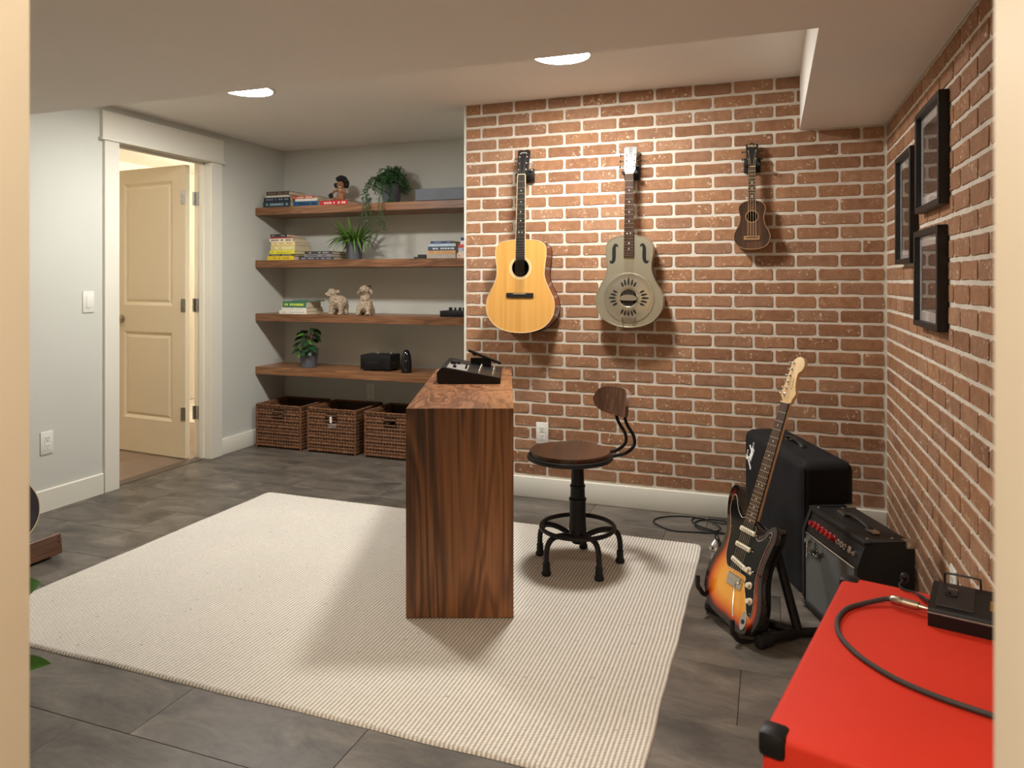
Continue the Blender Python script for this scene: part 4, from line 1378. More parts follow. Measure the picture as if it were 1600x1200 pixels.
# ================================================================== SMALL GEAR ON THE SHELVES
p = at_y(649, 313, 4.46)
gb = thing('grey_box', 'long grey box lying on the topmost shelf next to the bricks', 'box', (p.x, 4.46, SHZ[0] + 0.0003))
GW = XE - p.x - 0.004
MB().rbox(0, GW, 0.0, 0.2, 0.014, 0.095, 0.002, 1).build('lid', M_grey, gb)
MB().rbox(0.03, GW, 0.012, 0.19, 0.0, 0.014, 0.001, 1).build('base', M_dark, gb)
p = at_y(687, 494, 4.42)
mx_ = thing('knob_box', 'low black box with dark knobs on the shelf with the sheep', 'audio gear', (p.x, 4.42, SHZ[2] + 0.0003))
KW = XE - p.x - 0.005
MB().rbox(0, KW, 0, 0.16, 0.0, 0.04, 0.003, 2).build('housing', M_black, mx_)
for k, (u, r) in enumerate(((0.065, 0.012), (0.10, 0.007), (0.135, 0.011), (0.165, 0.011), (KW - 0.02, 0.012))):
    MB().lathe([(r * 0.5, 0.0), (r * 0.5, 0.006), (r, 0.007), (r * 0.92, 0.020), (r * 0.7, 0.022), (0, 0.022)], 14, (u, 0.035, 0.04)).build('rotary_knob', M_black, mx_)
p = at_y(563, 582, 4.42)
q = at_y(608, 584, 4.42)
ha = thing('desktop_amplifier', 'square black desktop amplifier with two pale knobs, lowest shelf', 'audio gear', (p.x, 4.42, SHZ[3] + 0.0003), (0, 0, R(4)))
AW = q.x - p.x
MB().rbox(0, AW, 0, 0.165, 0.010, 0.112, 0.003, 2).build('housing', M_black, ha)
MB().rbox(AW * 0.2, AW * 0.62, -0.002, 0.002, 0.048, 0.072, 0.0008, 1).build('vent_recess', M_dark, ha)
for (x, y) in ((0.03, 0.02), (AW - 0.03, 0.02), (0.03, 0.145), (AW - 0.03, 0.145)):
    MB().lathe([(0.012, 0), (0.012, 0.011), (0, 0.011)], 14, (x, y, 0)).build('foot', M_rub, ha)
for x in (0.085, AW - 0.045):
    MB().lathe([(0.009, 0), (0.011, 0.008), (0.010, 0.014), (0, 0.014)], 14, (x, 0.11, 0.112)).build('top_knob', M_pearlw, ha)
for y in (0.045, 0.075):
    MB().lathe([(0.006, 0), (0.006, 0.006), (0, 0.006)], 12, mtx=Matrix.Translation((AW, y, 0.055)) @ Matrix.Rotation(PI / 2, 4, 'Y')).build('side_jack', M_chrome, ha)
p = at_y(635, 582, 4.43)
bu = thing('bullet_speaker', 'glossy black bullet-shaped gadget on the lowest shelf', 'gadget', (p.x, 4.43, SHZ[3] + 0.0003))
MB().lathe([(0, 0), (0.034, 0), (0.037, 0.006), (0.0375, 0.05), (0.035, 0.09), (0.029, 0.125), (0.019, 0.15), (0.009, 0.158), (0, 0.16)], 28).build('shell', mk('gloss_black', srgb(18, 18, 20), 0.12), bu)
MB().rbox(0.008, 0.022, -0.037, -0.031, 0.083, 0.088, 0.001, 1).build('badge', M_chrome, bu)

# ================================================================== GUITARS
def at_z(x, y, Z):
    dx, dz = (x - 800) / F_PX, (HOR_Y - y) / F_PX
    t = (Z - CAM_H) / dz
    return Vector(((dx * cT - sT) * t, (dx * sT + cT) * t, Z))


def outline(half, n=5):
    """mirrored closed outline from (y, half width) pairs, counter-clockwise"""
    rt = [Vector((w, y, 0)) for (y, w) in half]
    S = spline([(-rt[1].x, rt[1].y, 0)] + [tuple(q) for q in rt] + [(-rt[-2].x, rt[-2].y, 0)], n=n)[n:-n]
    S[0].x = 0
    S[-1].x = 0
    return [(q.x, q.y) for q in S] + [(-q.x, q.y) for q in reversed(S[1:-1])]


def ring_plate(mb, poly, c, r, z):
    """flat plate with a round hole"""
    n = len(poly)
    vs = [(p[0], p[1], z) for p in poly]
    for p in poly:
        a = math.atan2(p[1] - c[1], p[0] - c[0])
        vs.append((c[0] + r * math.cos(a), c[1] + r * math.sin(a), z))
    mb.add(vs, [(i, (i + 1) % n, n + (i + 1) % n, n + i) for i in range(n)])


def sides(mb, poly, z0, z1):
    n = len(poly)
    mb.add([(p[0], p[1], z0) for p in poly] + [(p[0], p[1], z1) for p in poly], [(i, (i + 1) % n, n + (i + 1) % n, n + i) for i in range(n)] + [tuple(reversed(range(n)))])


def neck(t, y0, y1, z, w0, w1, board, neckm, scale_len, nf, dots, thick=0.02, bind=None, heel=0.0):
    """fretboard from y0 (body end) to y1 (nut); z is the underside of the board"""
    MB().prism([(-w0, y0), (w0, y0), (w1, y1), (-w1, y1)], z, z + 0.006).build('fretboard', board, t)
    if bind:
        b_ = MB()
        for s in (-1, 1):
            b_.prism([(s * (w0 - 0.0005), y0), (s * (w0 + 0.0022), y0), (s * (w1 + 0.0022), y1), (s * (w1 - 0.0005), y1)], z, z + 0.0062)
        b_.build('fretboard_binding', bind, t)
    fr = MB()
    for k in range(1, nf + 1):
        y = y1 - scale_len * (1 - 2 ** (-k / 12))
        if y < y0 + 0.003:
            break
        u = (y - y0) / (y1 - y0)
        w = w0 + (w1 - w0) * u
        fr.box(-w, w, y - 0.0011, y + 0.0011, z + 0.005, z + 0.0072)
    fr.build('frets', M_string, t, None)
    MB().box(-w1, w1, y1, y1 + 0.004, z, z + 0.008).build('nut', M_bind, t, None)
    for k in dots:
        y = y1 - scale_len * (1 - 0.5 * (2 ** (-k / 12) + 2 ** (-(k - 1) / 12)))
        if y < y0:
            continue
        for xx in ((-0.009, 0.009) if k == 12 else (0,)):
            MB().lathe([(0.0032, 0), (0.0032, 0.0006), (0, 0.0006)], 10, (xx, y, z + 0.0058)).build('inlay_dot', M_pearl, t)
    vs, fs, m = [], [], 9
    st_ = [(y0 if heel == 0 else heel, w0, thick * 1.25), (y0 + (y1 - y0) * 0.5, (w0 + w1) / 2, thick * 1.05), (y1 + 0.004, w1, thick)]
    for (y, w, d) in st_:
        for i in range(m):
            a = PI * i / (m - 1)
            vs.append((w * math.cos(a), y, z - d * math.sin(a) ** 0.8))
    for r_ in range(len(st_) - 1):
        for i in range(m - 1):
            a = r_ * m + i
            fs.append((a, a + 1, a + m + 1, a + m))
        fs.append((r_ * m + m - 1, r_ * m, r_ * m + m, r_ * m + 2 * m - 1))
    fs += [tuple(range(m)), tuple(reversed(range((len(st_) - 1) * m, len(st_) * m)))]
    MB().add(vs, fs).build('neck', neckm, t)


def tuners(t, spots, mtx, post_m, button_m, sz=1.0):
    po = MB().lathe([(0.0045 * sz, 0), (0.0045 * sz, 0.002), (0.003 * sz, 0.0022), (0.003 * sz, 0.008 * sz), (0.0036 * sz, 0.009 * sz), (0, 0.009 * sz)], 10)
    for (x, y, sd) in spots:
        q = MB()
        q.add(po.v, po.f, mtx @ Matrix.Translation((x, y, 0)))
        o = q.build('tuner', post_m, t)
        e = MB()
        e.tube([mtx @ Vector((x + sd * 0.004, y, -0.010)), mtx @ Vector((x + sd * 0.016 * sz + sd * 0.010, y, -0.010))], 0.0022, 6)
        e.ell((0, 0, 0), (0.004 * sz, 0.0075 * sz, 0.006 * sz), 10, 7, mtx @ Matrix.Translation((x + sd * (0.026 * sz + 0.006), y, -0.010)))
        e.build('tuner_button', button_m, o)


def strings(t, xs_b, y_b, z_b, xs_n, y_n, z_n, posts, r=0.0006, m=None):
    s_ = MB()
    for xb, xn, p_ in zip(xs_b, xs_n, posts):
        s_.tube([(xb, y_b, z_b), (xn, y_n, z_n), p_], r, 4)
    s_.build('strings', m or M_string, t)


def headplate(t, poly, z0, th, y1, tilt, mat, name='headstock'):
    mt_ = Matrix.Translation((0, y1, z0)) @ Matrix.Rotation(-tilt, 4, 'X') @ Matrix.Translation((0, -y1, 0))
    MB().prism(poly, -th, 0, mt_).build(name, mat, t)
    return mt_


def dreadnought(t, top_m, side_m, neck_m, board_m, head_m, bind_m, logo=None):
    D = 0.112
    half = [(0, 0), (0.008, 0.075), (0.035, 0.14), (0.085, 0.183), (0.14, 0.196), (0.19, 0.188), (0.25, 0.158), (0.30, 0.139), (0.34, 0.1365), (0.39, 0.142), (0.44, 0.1455), (0.475, 0.137), (0.495, 0.11), (0.504, 0.06), (0.506, 0)]
    pl = outline(half)
    cy, hr_ = 0.352, 0.050
    sd = MB()
    sides(sd, pl, 0, D)
    sd.build('body_shell', side_m, t, 40)
    tp_ = MB()
    ring_plate(tp_, pl, (0, cy), hr_, D)
    tp_.build('soundboard', top_m, t, None)
    MB().tube([(p[0], p[1], D - 0.0005) for p in pl], 0.0022, 6, True).build('binding', bind_m, t)
    MB().tube([(p[0], p[1], 0.001) for p in pl], 0.0022, 6, True).build('back_binding', M_black, t)
    MB().lathe([(hr_ + 0.014, 0), (hr_ + 0.014, 0.0004), (hr_ + 0.006, 0.0004), (hr_ + 0.006, 0)], 40, (0, cy, D + 0.0002), caps=False).build('rosette', M_bind, t)
    MB().lathe([(hr_ + 0.002, -0.004), (hr_ + 0.0025, 0.0004), (hr_, 0.0004), (hr_ - 0.0005, -0.004)], 40, (0, cy, D + 0.0002), caps=False).build('soundhole_ring', M_bind, t)
    MB().box(-0.12, 0.12, cy - 0.12, cy + 0.12, 0.02, 0.021).build('inside', M_dark, t, None)
    MB().rbox(-0.078, 0.078, 0.190, 0.216, D, D + 0.008, 0.003, 1).build('bridge', M_ebony, t)
    MB().box(-0.036, 0.036, 0.209, 0.212, D + 0.007, D + 0.011).build('saddle', M_bind, t, None)
    neck(t, cy + hr_ - 0.004, 0.862, D + 0.001, 0.0275, 0.0215, board_m, neck_m, 0.650, 20, (3, 5, 7, 9, 12), 0.021, M_bind, heel=0.49)
    MB().prism([(-0.025, 0.48), (0.025, 0.48), (0.022, 0.545), (-0.022, 0.545)], 0.03, D).build('heel', neck_m, t)
    hp = [(-0.0215, 0.866), (0.0215, 0.866), (0.028, 0.885), (0.031, 0.93), (0.035, 1.003), (0.030, 1.010), (0.012, 1.012), (0, 1.006), (-0.012, 1.012), (-0.030, 1.010), (-0.035, 1.003), (-0.031, 0.93), (-0.028, 0.885)]
    hm = headplate(t, hp, D + 0.002, 0.015, 0.864, R(13), head_m)
    spots = [(s * 0.021, y, s) for y in (0.893, 0.930, 0.968) for s in (-1, 1)]
    tuners(t, spots, hm, M_chrome, M_chrome)
    xs6 = [-0.025, -0.015, -0.005, 0.005, 0.015, 0.025]
    posts = [hm @ Vector((s * 0.021, y, 0.006)) for (s, y) in ((-1, 0.893), (-1, 0.930), (-1, 0.968), (1, 0.968), (1, 0.930), (1, 0.893))]
    strings(t, xs6, 0.210, D + 0.011, [x * 0.72 for x in xs6], 0.864, D + 0.0095, posts)
    if logo:
        lg = MB()
        for q in logo:
            lg.add(q.v, q.f, hm @ Matrix.Translation((0, 0.990, 0.0006)))
        lg.build('headstock_logo', M_pearl, t, None)


# the three hung instruments (local: x across, y up from the body's end, z out of the front)
ac = thing('acoustic_guitar', 'honey-coloured acoustic guitar hanging on the brick wall', 'guitar', (-1.288, YB - 0.038, 0.927), (R(87.2), 0, 0), 'guitars hung on the brick wall')
arch = MB().tube(spline([(-0.02, -0.003, 0), (-0.01, 0.005, 0), (0, 0.003, 0), (0.01, 0.005, 0), (0.02, -0.003, 0)], n=4), 0.0016, 4)
dreadnought(ac, M_spruce, M_mah, M_mah, M_ebony, M_ebony, M_bind, [arch])

re_ = thing('resonator_guitar', 'bronze-grey metal resonator guitar hanging on the brick wall', 'guitar', (-0.700, YB - 0.026, 0.970), (R(88.2), 0, 0), 'guitars hung on the brick wall')
DR = 0.085
half = [(0, 0), (0.008, 0.065), (0.035, 0.125), (0.085, 0.164), (0.13, 0.1755), (0.18, 0.168), (0.235, 0.138), (0.28, 0.119), (0.315, 0.114), (0.355, 0.118), (0.395, 0.123), (0.43, 0.118), (0.458, 0.097), (0.474, 0.05), (0.478, 0)]
pl = outline(half)
ccy, ccr = 0.152, 0.132
sd = MB()
sides(sd, pl, 0, DR)
sd.build('body_shell', M_reso, re_, 40)
tp_ = MB()
ring_plate(tp_, pl, (0, ccy), 0.05, DR)
tp_.build('front_plate', M_reso, re_, None)
MB().tube([(p[0], p[1], DR - 0.001) for p in pl], 0.003, 6, True).build('rolled_edge', M_reso, re_)
MB().lathe([(0.0, -0.001), (0.048, -0.001)], 32, (0, ccy, DR)).build('inside', M_dark, re_, None)
cv = [(ccr, 0), (ccr, 0.002), (ccr - 0.006, 0.004), (ccr - 0.012, 0.003), (0.10, 0.006), (0.06, 0.011), (0.046, 0.012), (0.044, 0.010)]
mb = MB().lathe(cv, 56, (0, ccy, DR))
mb.f = [f for f in mb.f if len(f) == 4]
mb.build('cover_plate', M_resoc, re_, 60)
for g in range(4):
    a0 = PI / 2 * g + PI / 2
    for k in range(-2, 3):
        a = a0 + k * 0.22
        L0, L1 = 0.062, 0.104 - abs(k) * 0.007
        d = Vector((math.cos(a), math.sin(a), 0))
        n_ = Vector((-d.y, d.x, 0))
        P = [d * L0, d * (L0 * 0.6 + L1 * 0.4) + n_ * 0.0058, d * L1 + n_ * 0.0035, d * L1 - n_ * 0.0035, d * (L0 * 0.6 + L1 * 0.4) - n_ * 0.0058]
        zz = DR + 0.0116
        MB().add([(q.x, q.y + ccy, DR + 0.0112 - (q.length - 0.06) / 0.04 * 0.0048 + 0.0006) for q in P], [(0, 1, 2, 3, 4)]).build('sound_slot', M_dark, re_, None)
hrest = spline([(-0.043, 0.002, 0), (-0.02, 0.014, 0), (0.02, 0.014, 0), (0.043, 0.002, 0), (0.043, -0.012, 0), (0.02, -0.015, 0), (-0.02, -0.015, 0), (-0.043, -0.012, 0)], True, 3)
MB().prism([(q.x, q.y + ccy + 0.002) for q in hrest], DR + 0.016, DR + 0.020).build('hand_rest', M_resoc, re_)
MB().lathe([(0.040, 0), (0.040, 0.0006), (0, 0.0006)], 28, (0, ccy, DR + 0.0105)).build('biscuit_well', M_dark, re_)
for sgn in (-1, 1):
    P = spline([(sgn * 0.060, 0.425, 0), (sgn * 0.071, 0.430, 0), (sgn * 0.079, 0.412, 0), (sgn * 0.079, 0.380, 0), (sgn * 0.081, 0.350, 0), (sgn * 0.091, 0.337, 0), (sgn * 0.099, 0.342, 0)], n=5)
    w = [0.0034 + 0.0064 * math.sin(PI * i / (len(P) - 1)) for i in range(len(P))]
    f_ = MB().tube([q + Vector((0, 0, DR + 0.0004)) for q in P], w, 6, flat=0.12)
    f_.lathe([(0.0048, 0), (0.0048, 0.0008), (0, 0.0008)], 12, (sgn * 0.061, 0.424, DR))
    f_.lathe([(0.0048, 0), (0.0048, 0.0008), (0, 0.0008)], 12, (sgn * 0.098, 0.343, DR))
    f_.build('f_hole', M_dark, re_)
tp2 = MB()
for sgn in (-1, 1):
    tp2.tube(spline([(sgn * 0.036, 0.052, DR + 0.014), (sgn * 0.034, 0.04, DR + 0.014), (sgn * 0.026, 0.012, DR + 0.010), (sgn * 0.026, -0.002, DR), (sgn * 0.026, -0.003, DR - 0.03)], n=4), 0.0022, 6)
tp2.rbox(-0.038, 0.038, 0.048, 0.060, DR + 0.012, DR + 0.016, 0.001, 1)
tp2.build('tailpiece', M_chrome, re_)
neck(re_, 0.364, 0.800, DR + 0.001, 0.0270, 0.0215, M_rose, M_mah, 0.640, 19, (3, 5, 7, 9, 12, 15, 17), 0.021, None, heel=0.46)
hp = [(-0.0215, 0.804), (0.0215, 0.804), (0.030, 0.828), (0.030, 0.850), (0.032, 0.905), (0.034, 0.948), (0.028, 0.953), (-0.028, 0.953), (-0.034, 0.948), (-0.032, 0.905), (-0.030, 0.850), (-0.030, 0.828)]
hm = headplate(re_, hp, DR + 0.002, 0.015, 0.802, R(12), M_pearlw)
tuners(re_, [(s * 0.021, y, s) for y in (0.845, 0.877, 0.91) for s in (-1, 1)], hm, M_brass, M_black)
xs6 = [-0.025, -0.015, -0.005, 0.005, 0.015, 0.025]
strings(re_, xs6, 0.06, DR + 0.016, [x * 0.72 for x in xs6], 0.802, DR + 0.0095, [hm @ Vector((s * 0.021, y, 0.006)) for (s, y) in ((-1, 0.845), (-1, 0.877), (-1, 0.91), (1, 0.91), (1, 0.877), (1, 0.845))], m=M_brass)
tx = text_mb('GRETSCH', 0.021)
q = MB()
q.add(tx.v, tx.f, hm @ Matrix.Translation((0, 0.902, 0.0006)) @ Matrix.Rotation(-PI / 2, 4, 'Z'))
q.build('headstock_lettering', M_darkslot, re_, None)

uk = thing('ukulele', 'small dark striped ukulele hanging on the brick wall', 'ukulele', (-0.093, YB - 0.012, 1.370), (R(88.5), 0, 0), 'guitars hung on the brick wall')
DU = 0.055
half = [(0, 0), (0.004, 0.04), (0.022, 0.072), (0.055, 0.0855), (0.085, 0.081), (0.118, 0.064), (0.145, 0.0565), (0.168, 0.0565), (0.195, 0.0635), (0.215, 0.0615), (0.232, 0.046), (0.240, 0.022), (0.242, 0)]
pl = outline(half)
sd = MB()
sides(sd, pl, 0, DU)
sd.build('body_shell', M_ebstripe, uk, 40)
tp_ = MB()
ring_plate(tp_, pl, (0, 0.163), 0.027, DU)
tp_.build('soundboard', M_ebstripe, uk, None)
MB().tube([(p[0], p[1], DU - 0.0005) for p in pl], 0.0022, 6, True).build('binding', M_ukebind, uk)
MB().lathe([(0.032, 0), (0.032, 0.0006), (0.0275, 0.0006), (0.027, -0.004)], 32, (0, 0.163, DU + 0.0002), caps=False).build('rosette', M_ukebind, uk)
MB().box(-0.05, 0.05, 0.11, 0.21, 0.01, 0.011).build('inside', M_dark, uk, None)
bd = MB().rbox(-0.038, 0.038, 0.044, 0.066, DU, DU + 0.006, 0.002, 1).build('bridge', M_ukebind, uk)
MB().rbox(-0.026, 0.026, 0.056, 0.062, DU + 0.0055, DU + 0.0068, 0.0005, 1).build('tie_block', M_rose, bd)
neck(uk, 0.232, 0.410, DU + 0.001, 0.019, 0.0175, M_rose, M_mah, 0.350, 12, (5, 7, 10), 0.016, None, heel=0.232)
hp = [(-0.0175, 0.413), (0.0175, 0.413), (0.026, 0.435), (0.027, 0.47), (0.030, 0.527), (0.012, 0.530), (0, 0.537), (-0.012, 0.530), (-0.030, 0.527), (-0.027, 0.47), (-0.026, 0.435)]
hm = headplate(uk, hp, DU + 0.002, 0.012, 0.412, R(8), M_ebony)
tuners(uk, [(s * 0.018, y, s) for y in (0.452, 0.492) for s in (-1, 1)], hm, M_chrome, M_black, 0.85)
xs4 = [-0.0195, -0.0065, 0.0065, 0.0195]
strings(uk, xs4, 0.058, DU + 0.0075, [x * 0.68 for x in xs4], 0.412, DU + 0.0095, [hm @ Vector((s * 0.018, y, 0.006)) for (s, y) in ((-1, 0.452), (-1, 0.492), (1, 0.492), (1, 0.452))], 0.0006, M_bind)
tx = text_mb('KALA', 0.016, 0, 0, 0.0004)
q = MB()
q.add(tx.v, tx.f, hm @ Matrix.Translation((0, 0.519, 0.0006)))
q.build('headstock_lettering', M_bind, uk, None)


def hanger(label, x, z, reach, wd=0.034):
    t = thing('guitar_hanger', label, 'hanger', (x, YB, z), (0, 0, 0), 'wall hangers for guitars')
    MB().rbox(-0.04, 0.04, -0.022, 0.0005, -0.03, 0.045, 0.003, 2).build('wall_block', M_black, t)
    y = MB().tube([(0, -0.014, 0), (0, -reach + 0.006, 0.0)], 0.006, 8)
    y.build('shaft', M_black, t)
    for s in (-1, 1):
        P = spline([(0, -reach + 0.008, 0.0), (s * wd * 0.7, -reach + 0.004, 0.0), (s * wd, -reach - 0.004, 0.002), (s * wd, -reach - 0.034, 0.004)], n=5)
        MB().tube(P, 0.0085, 8).build('prong', M_rub, t)


hanger('black wall hanger gripping the acoustic guitar headstock', -1.288, 0.927 + 0.868, 0.064)
hanger('black wall hanger gripping the resonator guitar headstock', -0.700, 0.970 + 0.808, 0.057)
hanger('black wall hanger gripping the ukulele headstock', -0.093, 1.370 + 0.418, 0.045, 0.031)

# ------------------------------------------------------------------ electric guitar on its stand
GS = 0.962
G_ROT = (R(70.756), R(1.114), R(-50.239))
G_LOC = Vector((0.05139 * GS, 2.85879 * GS, CAM_H + (0.75994 - CAM_H) * GS))
eg = thing('electric_guitar', 'sunburst electric guitar with black pickguard leaning in a floor stand', 'guitar', G_LOC, G_ROT, None, GS)
GM = ROOT[eg.name]
BO = [(0, -.812), (-.06, -.808), (-.115, -.787), (-.15, -.742), (-.159, -.69), (-.147, -.635), (-.124, -.585), (-.117, -.54), (-.128, -.49), (-.148, -.44), (-.157, -.40), (-.152, -.366), (-.136, -.352), (-.118, -.362), (-.102, -.392), (-.080, -.426), (-.052, -.444), (-.031, -.440), (.031, -.462), (.050, -.484), (.070, -.476), (.088, -.452), (.106, -.434), (.122, -.433), (.132, -.450), (.134, -.48), (.125, -.53), (.119, -.575), (.124, -.62), (.142, -.665), (.158, -.71), (.160, -.752), (.142, -.792), (.10, -.816), (.05, -.818)]
bo = [(q.x, q.y) for q in spline([(x, y, 0) for (x, y) in BO], True, 4)][::-1]


def seg_dist(p, poly):
    best = 9
    for i in range(len(poly)):
        a, c_ = Vector(poly[i]), Vector(poly[(i + 1) % len(poly)])
        d = c_ - a
        u = max(0, min(1, (p - a).dot(d) / max(d.length_squared, 1e-12)))
        best = min(best, (p - a - d * u).length)
    return best


def inside_poly(p, poly):
    c_ = False
    for i in range(len(poly)):
        (x1, y1), (x2, y2) = poly[i], poly[(i + 1) % len(poly)]
        if (y1 > p[1]) != (y2 > p[1]) and p[0] < (x2 - x1) * (p[1] - y1) / (y2 - y1) + x1:
            c_ = not c_
    return c_


pts2 = [Vector(p) for p in bo]
gx = -0.165
while gx < 0.17:
    gy = -0.825
    while gy < -0.345:
        q = Vector((gx, gy))
        if inside_poly(q, bo) and seg_dist(q, bo) > 0.006:
            pts2.append(q)
        gy += 0.010
    gx += 0.010
nb_ = len(bo)
res = delaunay_2d_cdt(pts2, [(i, (i + 1) % nb_) for i in range(nb_)], [], 1, 1e-6)
cv_, cf_ = res[0], res[2]
face_v = [(q.x, q.y, 0.0) for q in cv_]
edge_d = [min(1.0, seg_dist(q, bo) / 0.085) for q in cv_]
mb = MB()
mb.add(face_v, [tuple(f) for f in cf_ if inside_poly((sum(cv_[i].x for i in f) / 3, sum(cv_[i].y for i in f) / 3), bo)])
top_o = mb.build('sunburst_top', M_burst, eg, None)
att = top_o.data.attributes.new('edge_distance', 'FLOAT', 'POINT')
att.data.foreach_set('value', edge_d)
sd = MB()
n = nb_
RR = [(0.0, 0.0), (0.0015, -0.004), (0.0022, -0.008), (0.0022, -0.038), (0.0, -0.044)]
cen = Vector((0.0, -0.60))
vs = []
for (o_, z) in RR:
    for i in range(n):
        a, c_ = Vector(bo[i - 1]), Vector(bo[(i + 1) % n])
        d = (c_ - a).normalized()
        nn = Vector((d.y, -d.x))
        vs.append((bo[i][0] + nn.x * o_, bo[i][1] + nn.y * o_, z))
fs = []
for r_ in range(len(RR) - 1):
    for i in range(n):
        fs.append((r_ * n + i, r_ * n + (i + 1) % n, (r_ + 1) * n + (i + 1) % n, (r_ + 1) * n + i))
fs.append(tuple(range((len(RR) - 1) * n, len(RR) * n)))
sd.add(vs, fs)
sd.build('body_side', M_burstside, eg, 50)
PG = [(-.03, -.446), (-.055, -.452), (-.085, -.430), (-.108, -.396), (-.122, -.386), (-.131, -.40), (-.128, -.44), (-.108, -.48), (-.092, -.52), (-.086, -.56), (-.080, -.60), (-.060, -.632), (-.042, -.636), (.044, -.636), (.052, -.66), (.075, -.70), (.098, -.742), (.114, -.752), (.124, -.738), (.116, -.69), (.100, -.64), (.096, -.59), (.102, -.53), (.113, -.48), (.113, -.458), (.102, -.456), (.082, -.487), (.056, -.502), (.034, -.482), (.03, -.46)]
pg = [(q.x, q.y) for q in spline([(x, y, 0) for (x, y) in PG], True, 3)]
MB().prism(pg, 0.0, 0.0025).build('pickguard', M_pgblack, eg, None)
MB().tube([(p[0], p[1], 0.0022) for p in pg], 0.0009, 4, True).build('pickguard_edge', M_cream, eg)
for (y, an) in ((-.487, 0), (-.545, 0), (-.606, R(-9))):
    m_ = Matrix.Translation((0.0, y, 0.0025)) @ Matrix.Rotation(an, 4, 'Z')
    pk = MB().rbox(-0.041, 0.041, -0.009, 0.009, 0, 0.010, 0.006, 3, m_).build('pickup', M_cream, eg)
    pp = MB()
    for k in range(6):
        pp.lathe([(0.0024, 0), (0.0024, 0.0008), (0, 0.0008)], 8, mtx=m_ @ Matrix.Translation((-0.026 + k * 0.0104, 0, 0.010)))
    pp.build('pole_pieces', M_darkslot, pk)
    MB().lathe([(0.003, 0), (0.003, 0.002), (0, 0.0022)], 8, mtx=m_ @ Matrix.Translation((0.046, 0, 0))).build('pickup_screw', M_chrome, pk)
for (x, y) in ((.056, -.610), (.080, -.655), (.102, -.702)):
    kb = MB().lathe([(0.012, 0), (0.0125, 0.003), (0.0095, 0.005), (0.009, 0.014), (0.0075, 0.016), (0, 0.016)], 18, (x, y, 0.0025)).build('control_knob', M_cream, eg)
MB().tube([(.078, -.605, 0.003), (.086, -.612, 0.02)], 0.0022, 6).ell((.087, -.613, 0.022), 0.0052, 10, 7).build('switch_tip', M_cream, eg)
for (x, y) in ((-.125, -.405), (-.095, -.50), (-.082, -.585), (.108, -.47), (.098, -.56), (.108, -.66), (.116, -.74), (.05, -.655)):
    MB().lathe([(0.0028, 0), (0.0024, 0.001), (0, 0.0012)], 8, (x, y, 0.0025)).build('pickguard_screw', M_chrome, eg)
br = MB().rbox(-0.040, 0.040, -.690, -.648, 0, 0.004, 0.001, 1)
for k in range(6):
    br.rbox(-0.0335 + k * 0.0108, -0.0235 + k * 0.0108, -.672, -.650, 0.004, 0.011, 0.001, 1)
br.build('bridge', M_chrome, eg)
MB().tube(spline([(.028, -.668, 0.006), (.032, -.675, 0.022), (.052, -.725, 0.030), (.072, -.772, 0.030)], n=5), 0.0024, 8).build('tremolo_arm', M_chrome, eg)
jp = [(q.x, q.y) for q in spline([(.088, -.742, 0), (.104, -.752, 0), (.110, -.780, 0), (.100, -.802, 0), (.088, -.800, 0), (.080, -.775, 0)], True, 4)]
jk = MB().prism(jp, 0.0, 0.003).build('jack_plate', M_chrome, eg)
MB().lathe([(0.008, 0), (0.008, 0.0012), (0, 0.0012)], 14, (.095, -.776, 0.0028)).build('jack_socket', M_darkslot, jk)
neck(eg, -.458, 0.0, 0.004, 0.028, 0.021, M_rose, M_maple, 0.648, 21, (3, 5, 7, 9, 12, 15, 17, 19, 21), 0.020, None, heel=-.44)
HS = [(-.021, .004), (-.022, .010), (-.035, .024), (-.037, .034), (-.031, .10), (-.026, .152), (-.012, .174), (.008, .181), (.028, .172), (.037, .152), (.031, .131), (.019, .120), (.016, .106), (.021, .072), (.033, .047), (.034, .038), (.025, .018), (.021, .004)]
hs = [(q.x, q.y) for q in spline([(x, y, 0) for (x, y) in HS], True, 3)]
MB().prism(hs, -0.010, 0.003).build('headstock', M_maple, eg)
hmt = Matrix.Translation((0, 0, 0.003))
tsp = [(-.022 + k * 0.0008, .032 + k * 0.0245, -1) for k in range(6)]
tuners(eg, tsp, hmt, M_chrome, M_chrome, 0.9)
xs6 = [-0.026, -0.0156, -0.0052, 0.0052, 0.0156, 0.026]
strings(eg, xs6, -.655, 0.012, [x * 0.66 for x in xs6], 0.002, 0.0115, [Vector((x, y, 0.008)) for (x, y, s) in tsp], 0.0006)
for (x, y, nx_, ny_) in ((-.137, -.350, 0, 1), (0.0, -.815, 0, -1)):
    bn = MB().lathe([(0.006, 0), (0.003, 0.003), (0.003, 0.007), (0.0055, 0.010), (0, 0.011)], 10, mtx=Matrix.Translation((x, y, -0.022)) @ Matrix.Rotation(-PI / 2 * ny_, 4, 'X'))
    bn.build('strap_button', M_chrome, eg)
tx = text_mb('Fender', 0.016, 0.3)
q = MB()
q.add(tx.v, tx.f, Matrix.Translation((0.006, 0.075, 0.0034)) @ Matrix.Rotation(PI / 2 + 0.12, 4, 'Z'))
q.build('headstock_lettering', M_gold, eg, None)

# stand
gs = thing('guitar_stand', 'black tubular floor stand holding the sunburst electric guitar', 'guitar stand', (0.085, 2.625, 0))


def g2w(x, y, z):
    return GM @ Vector((x, y, z))


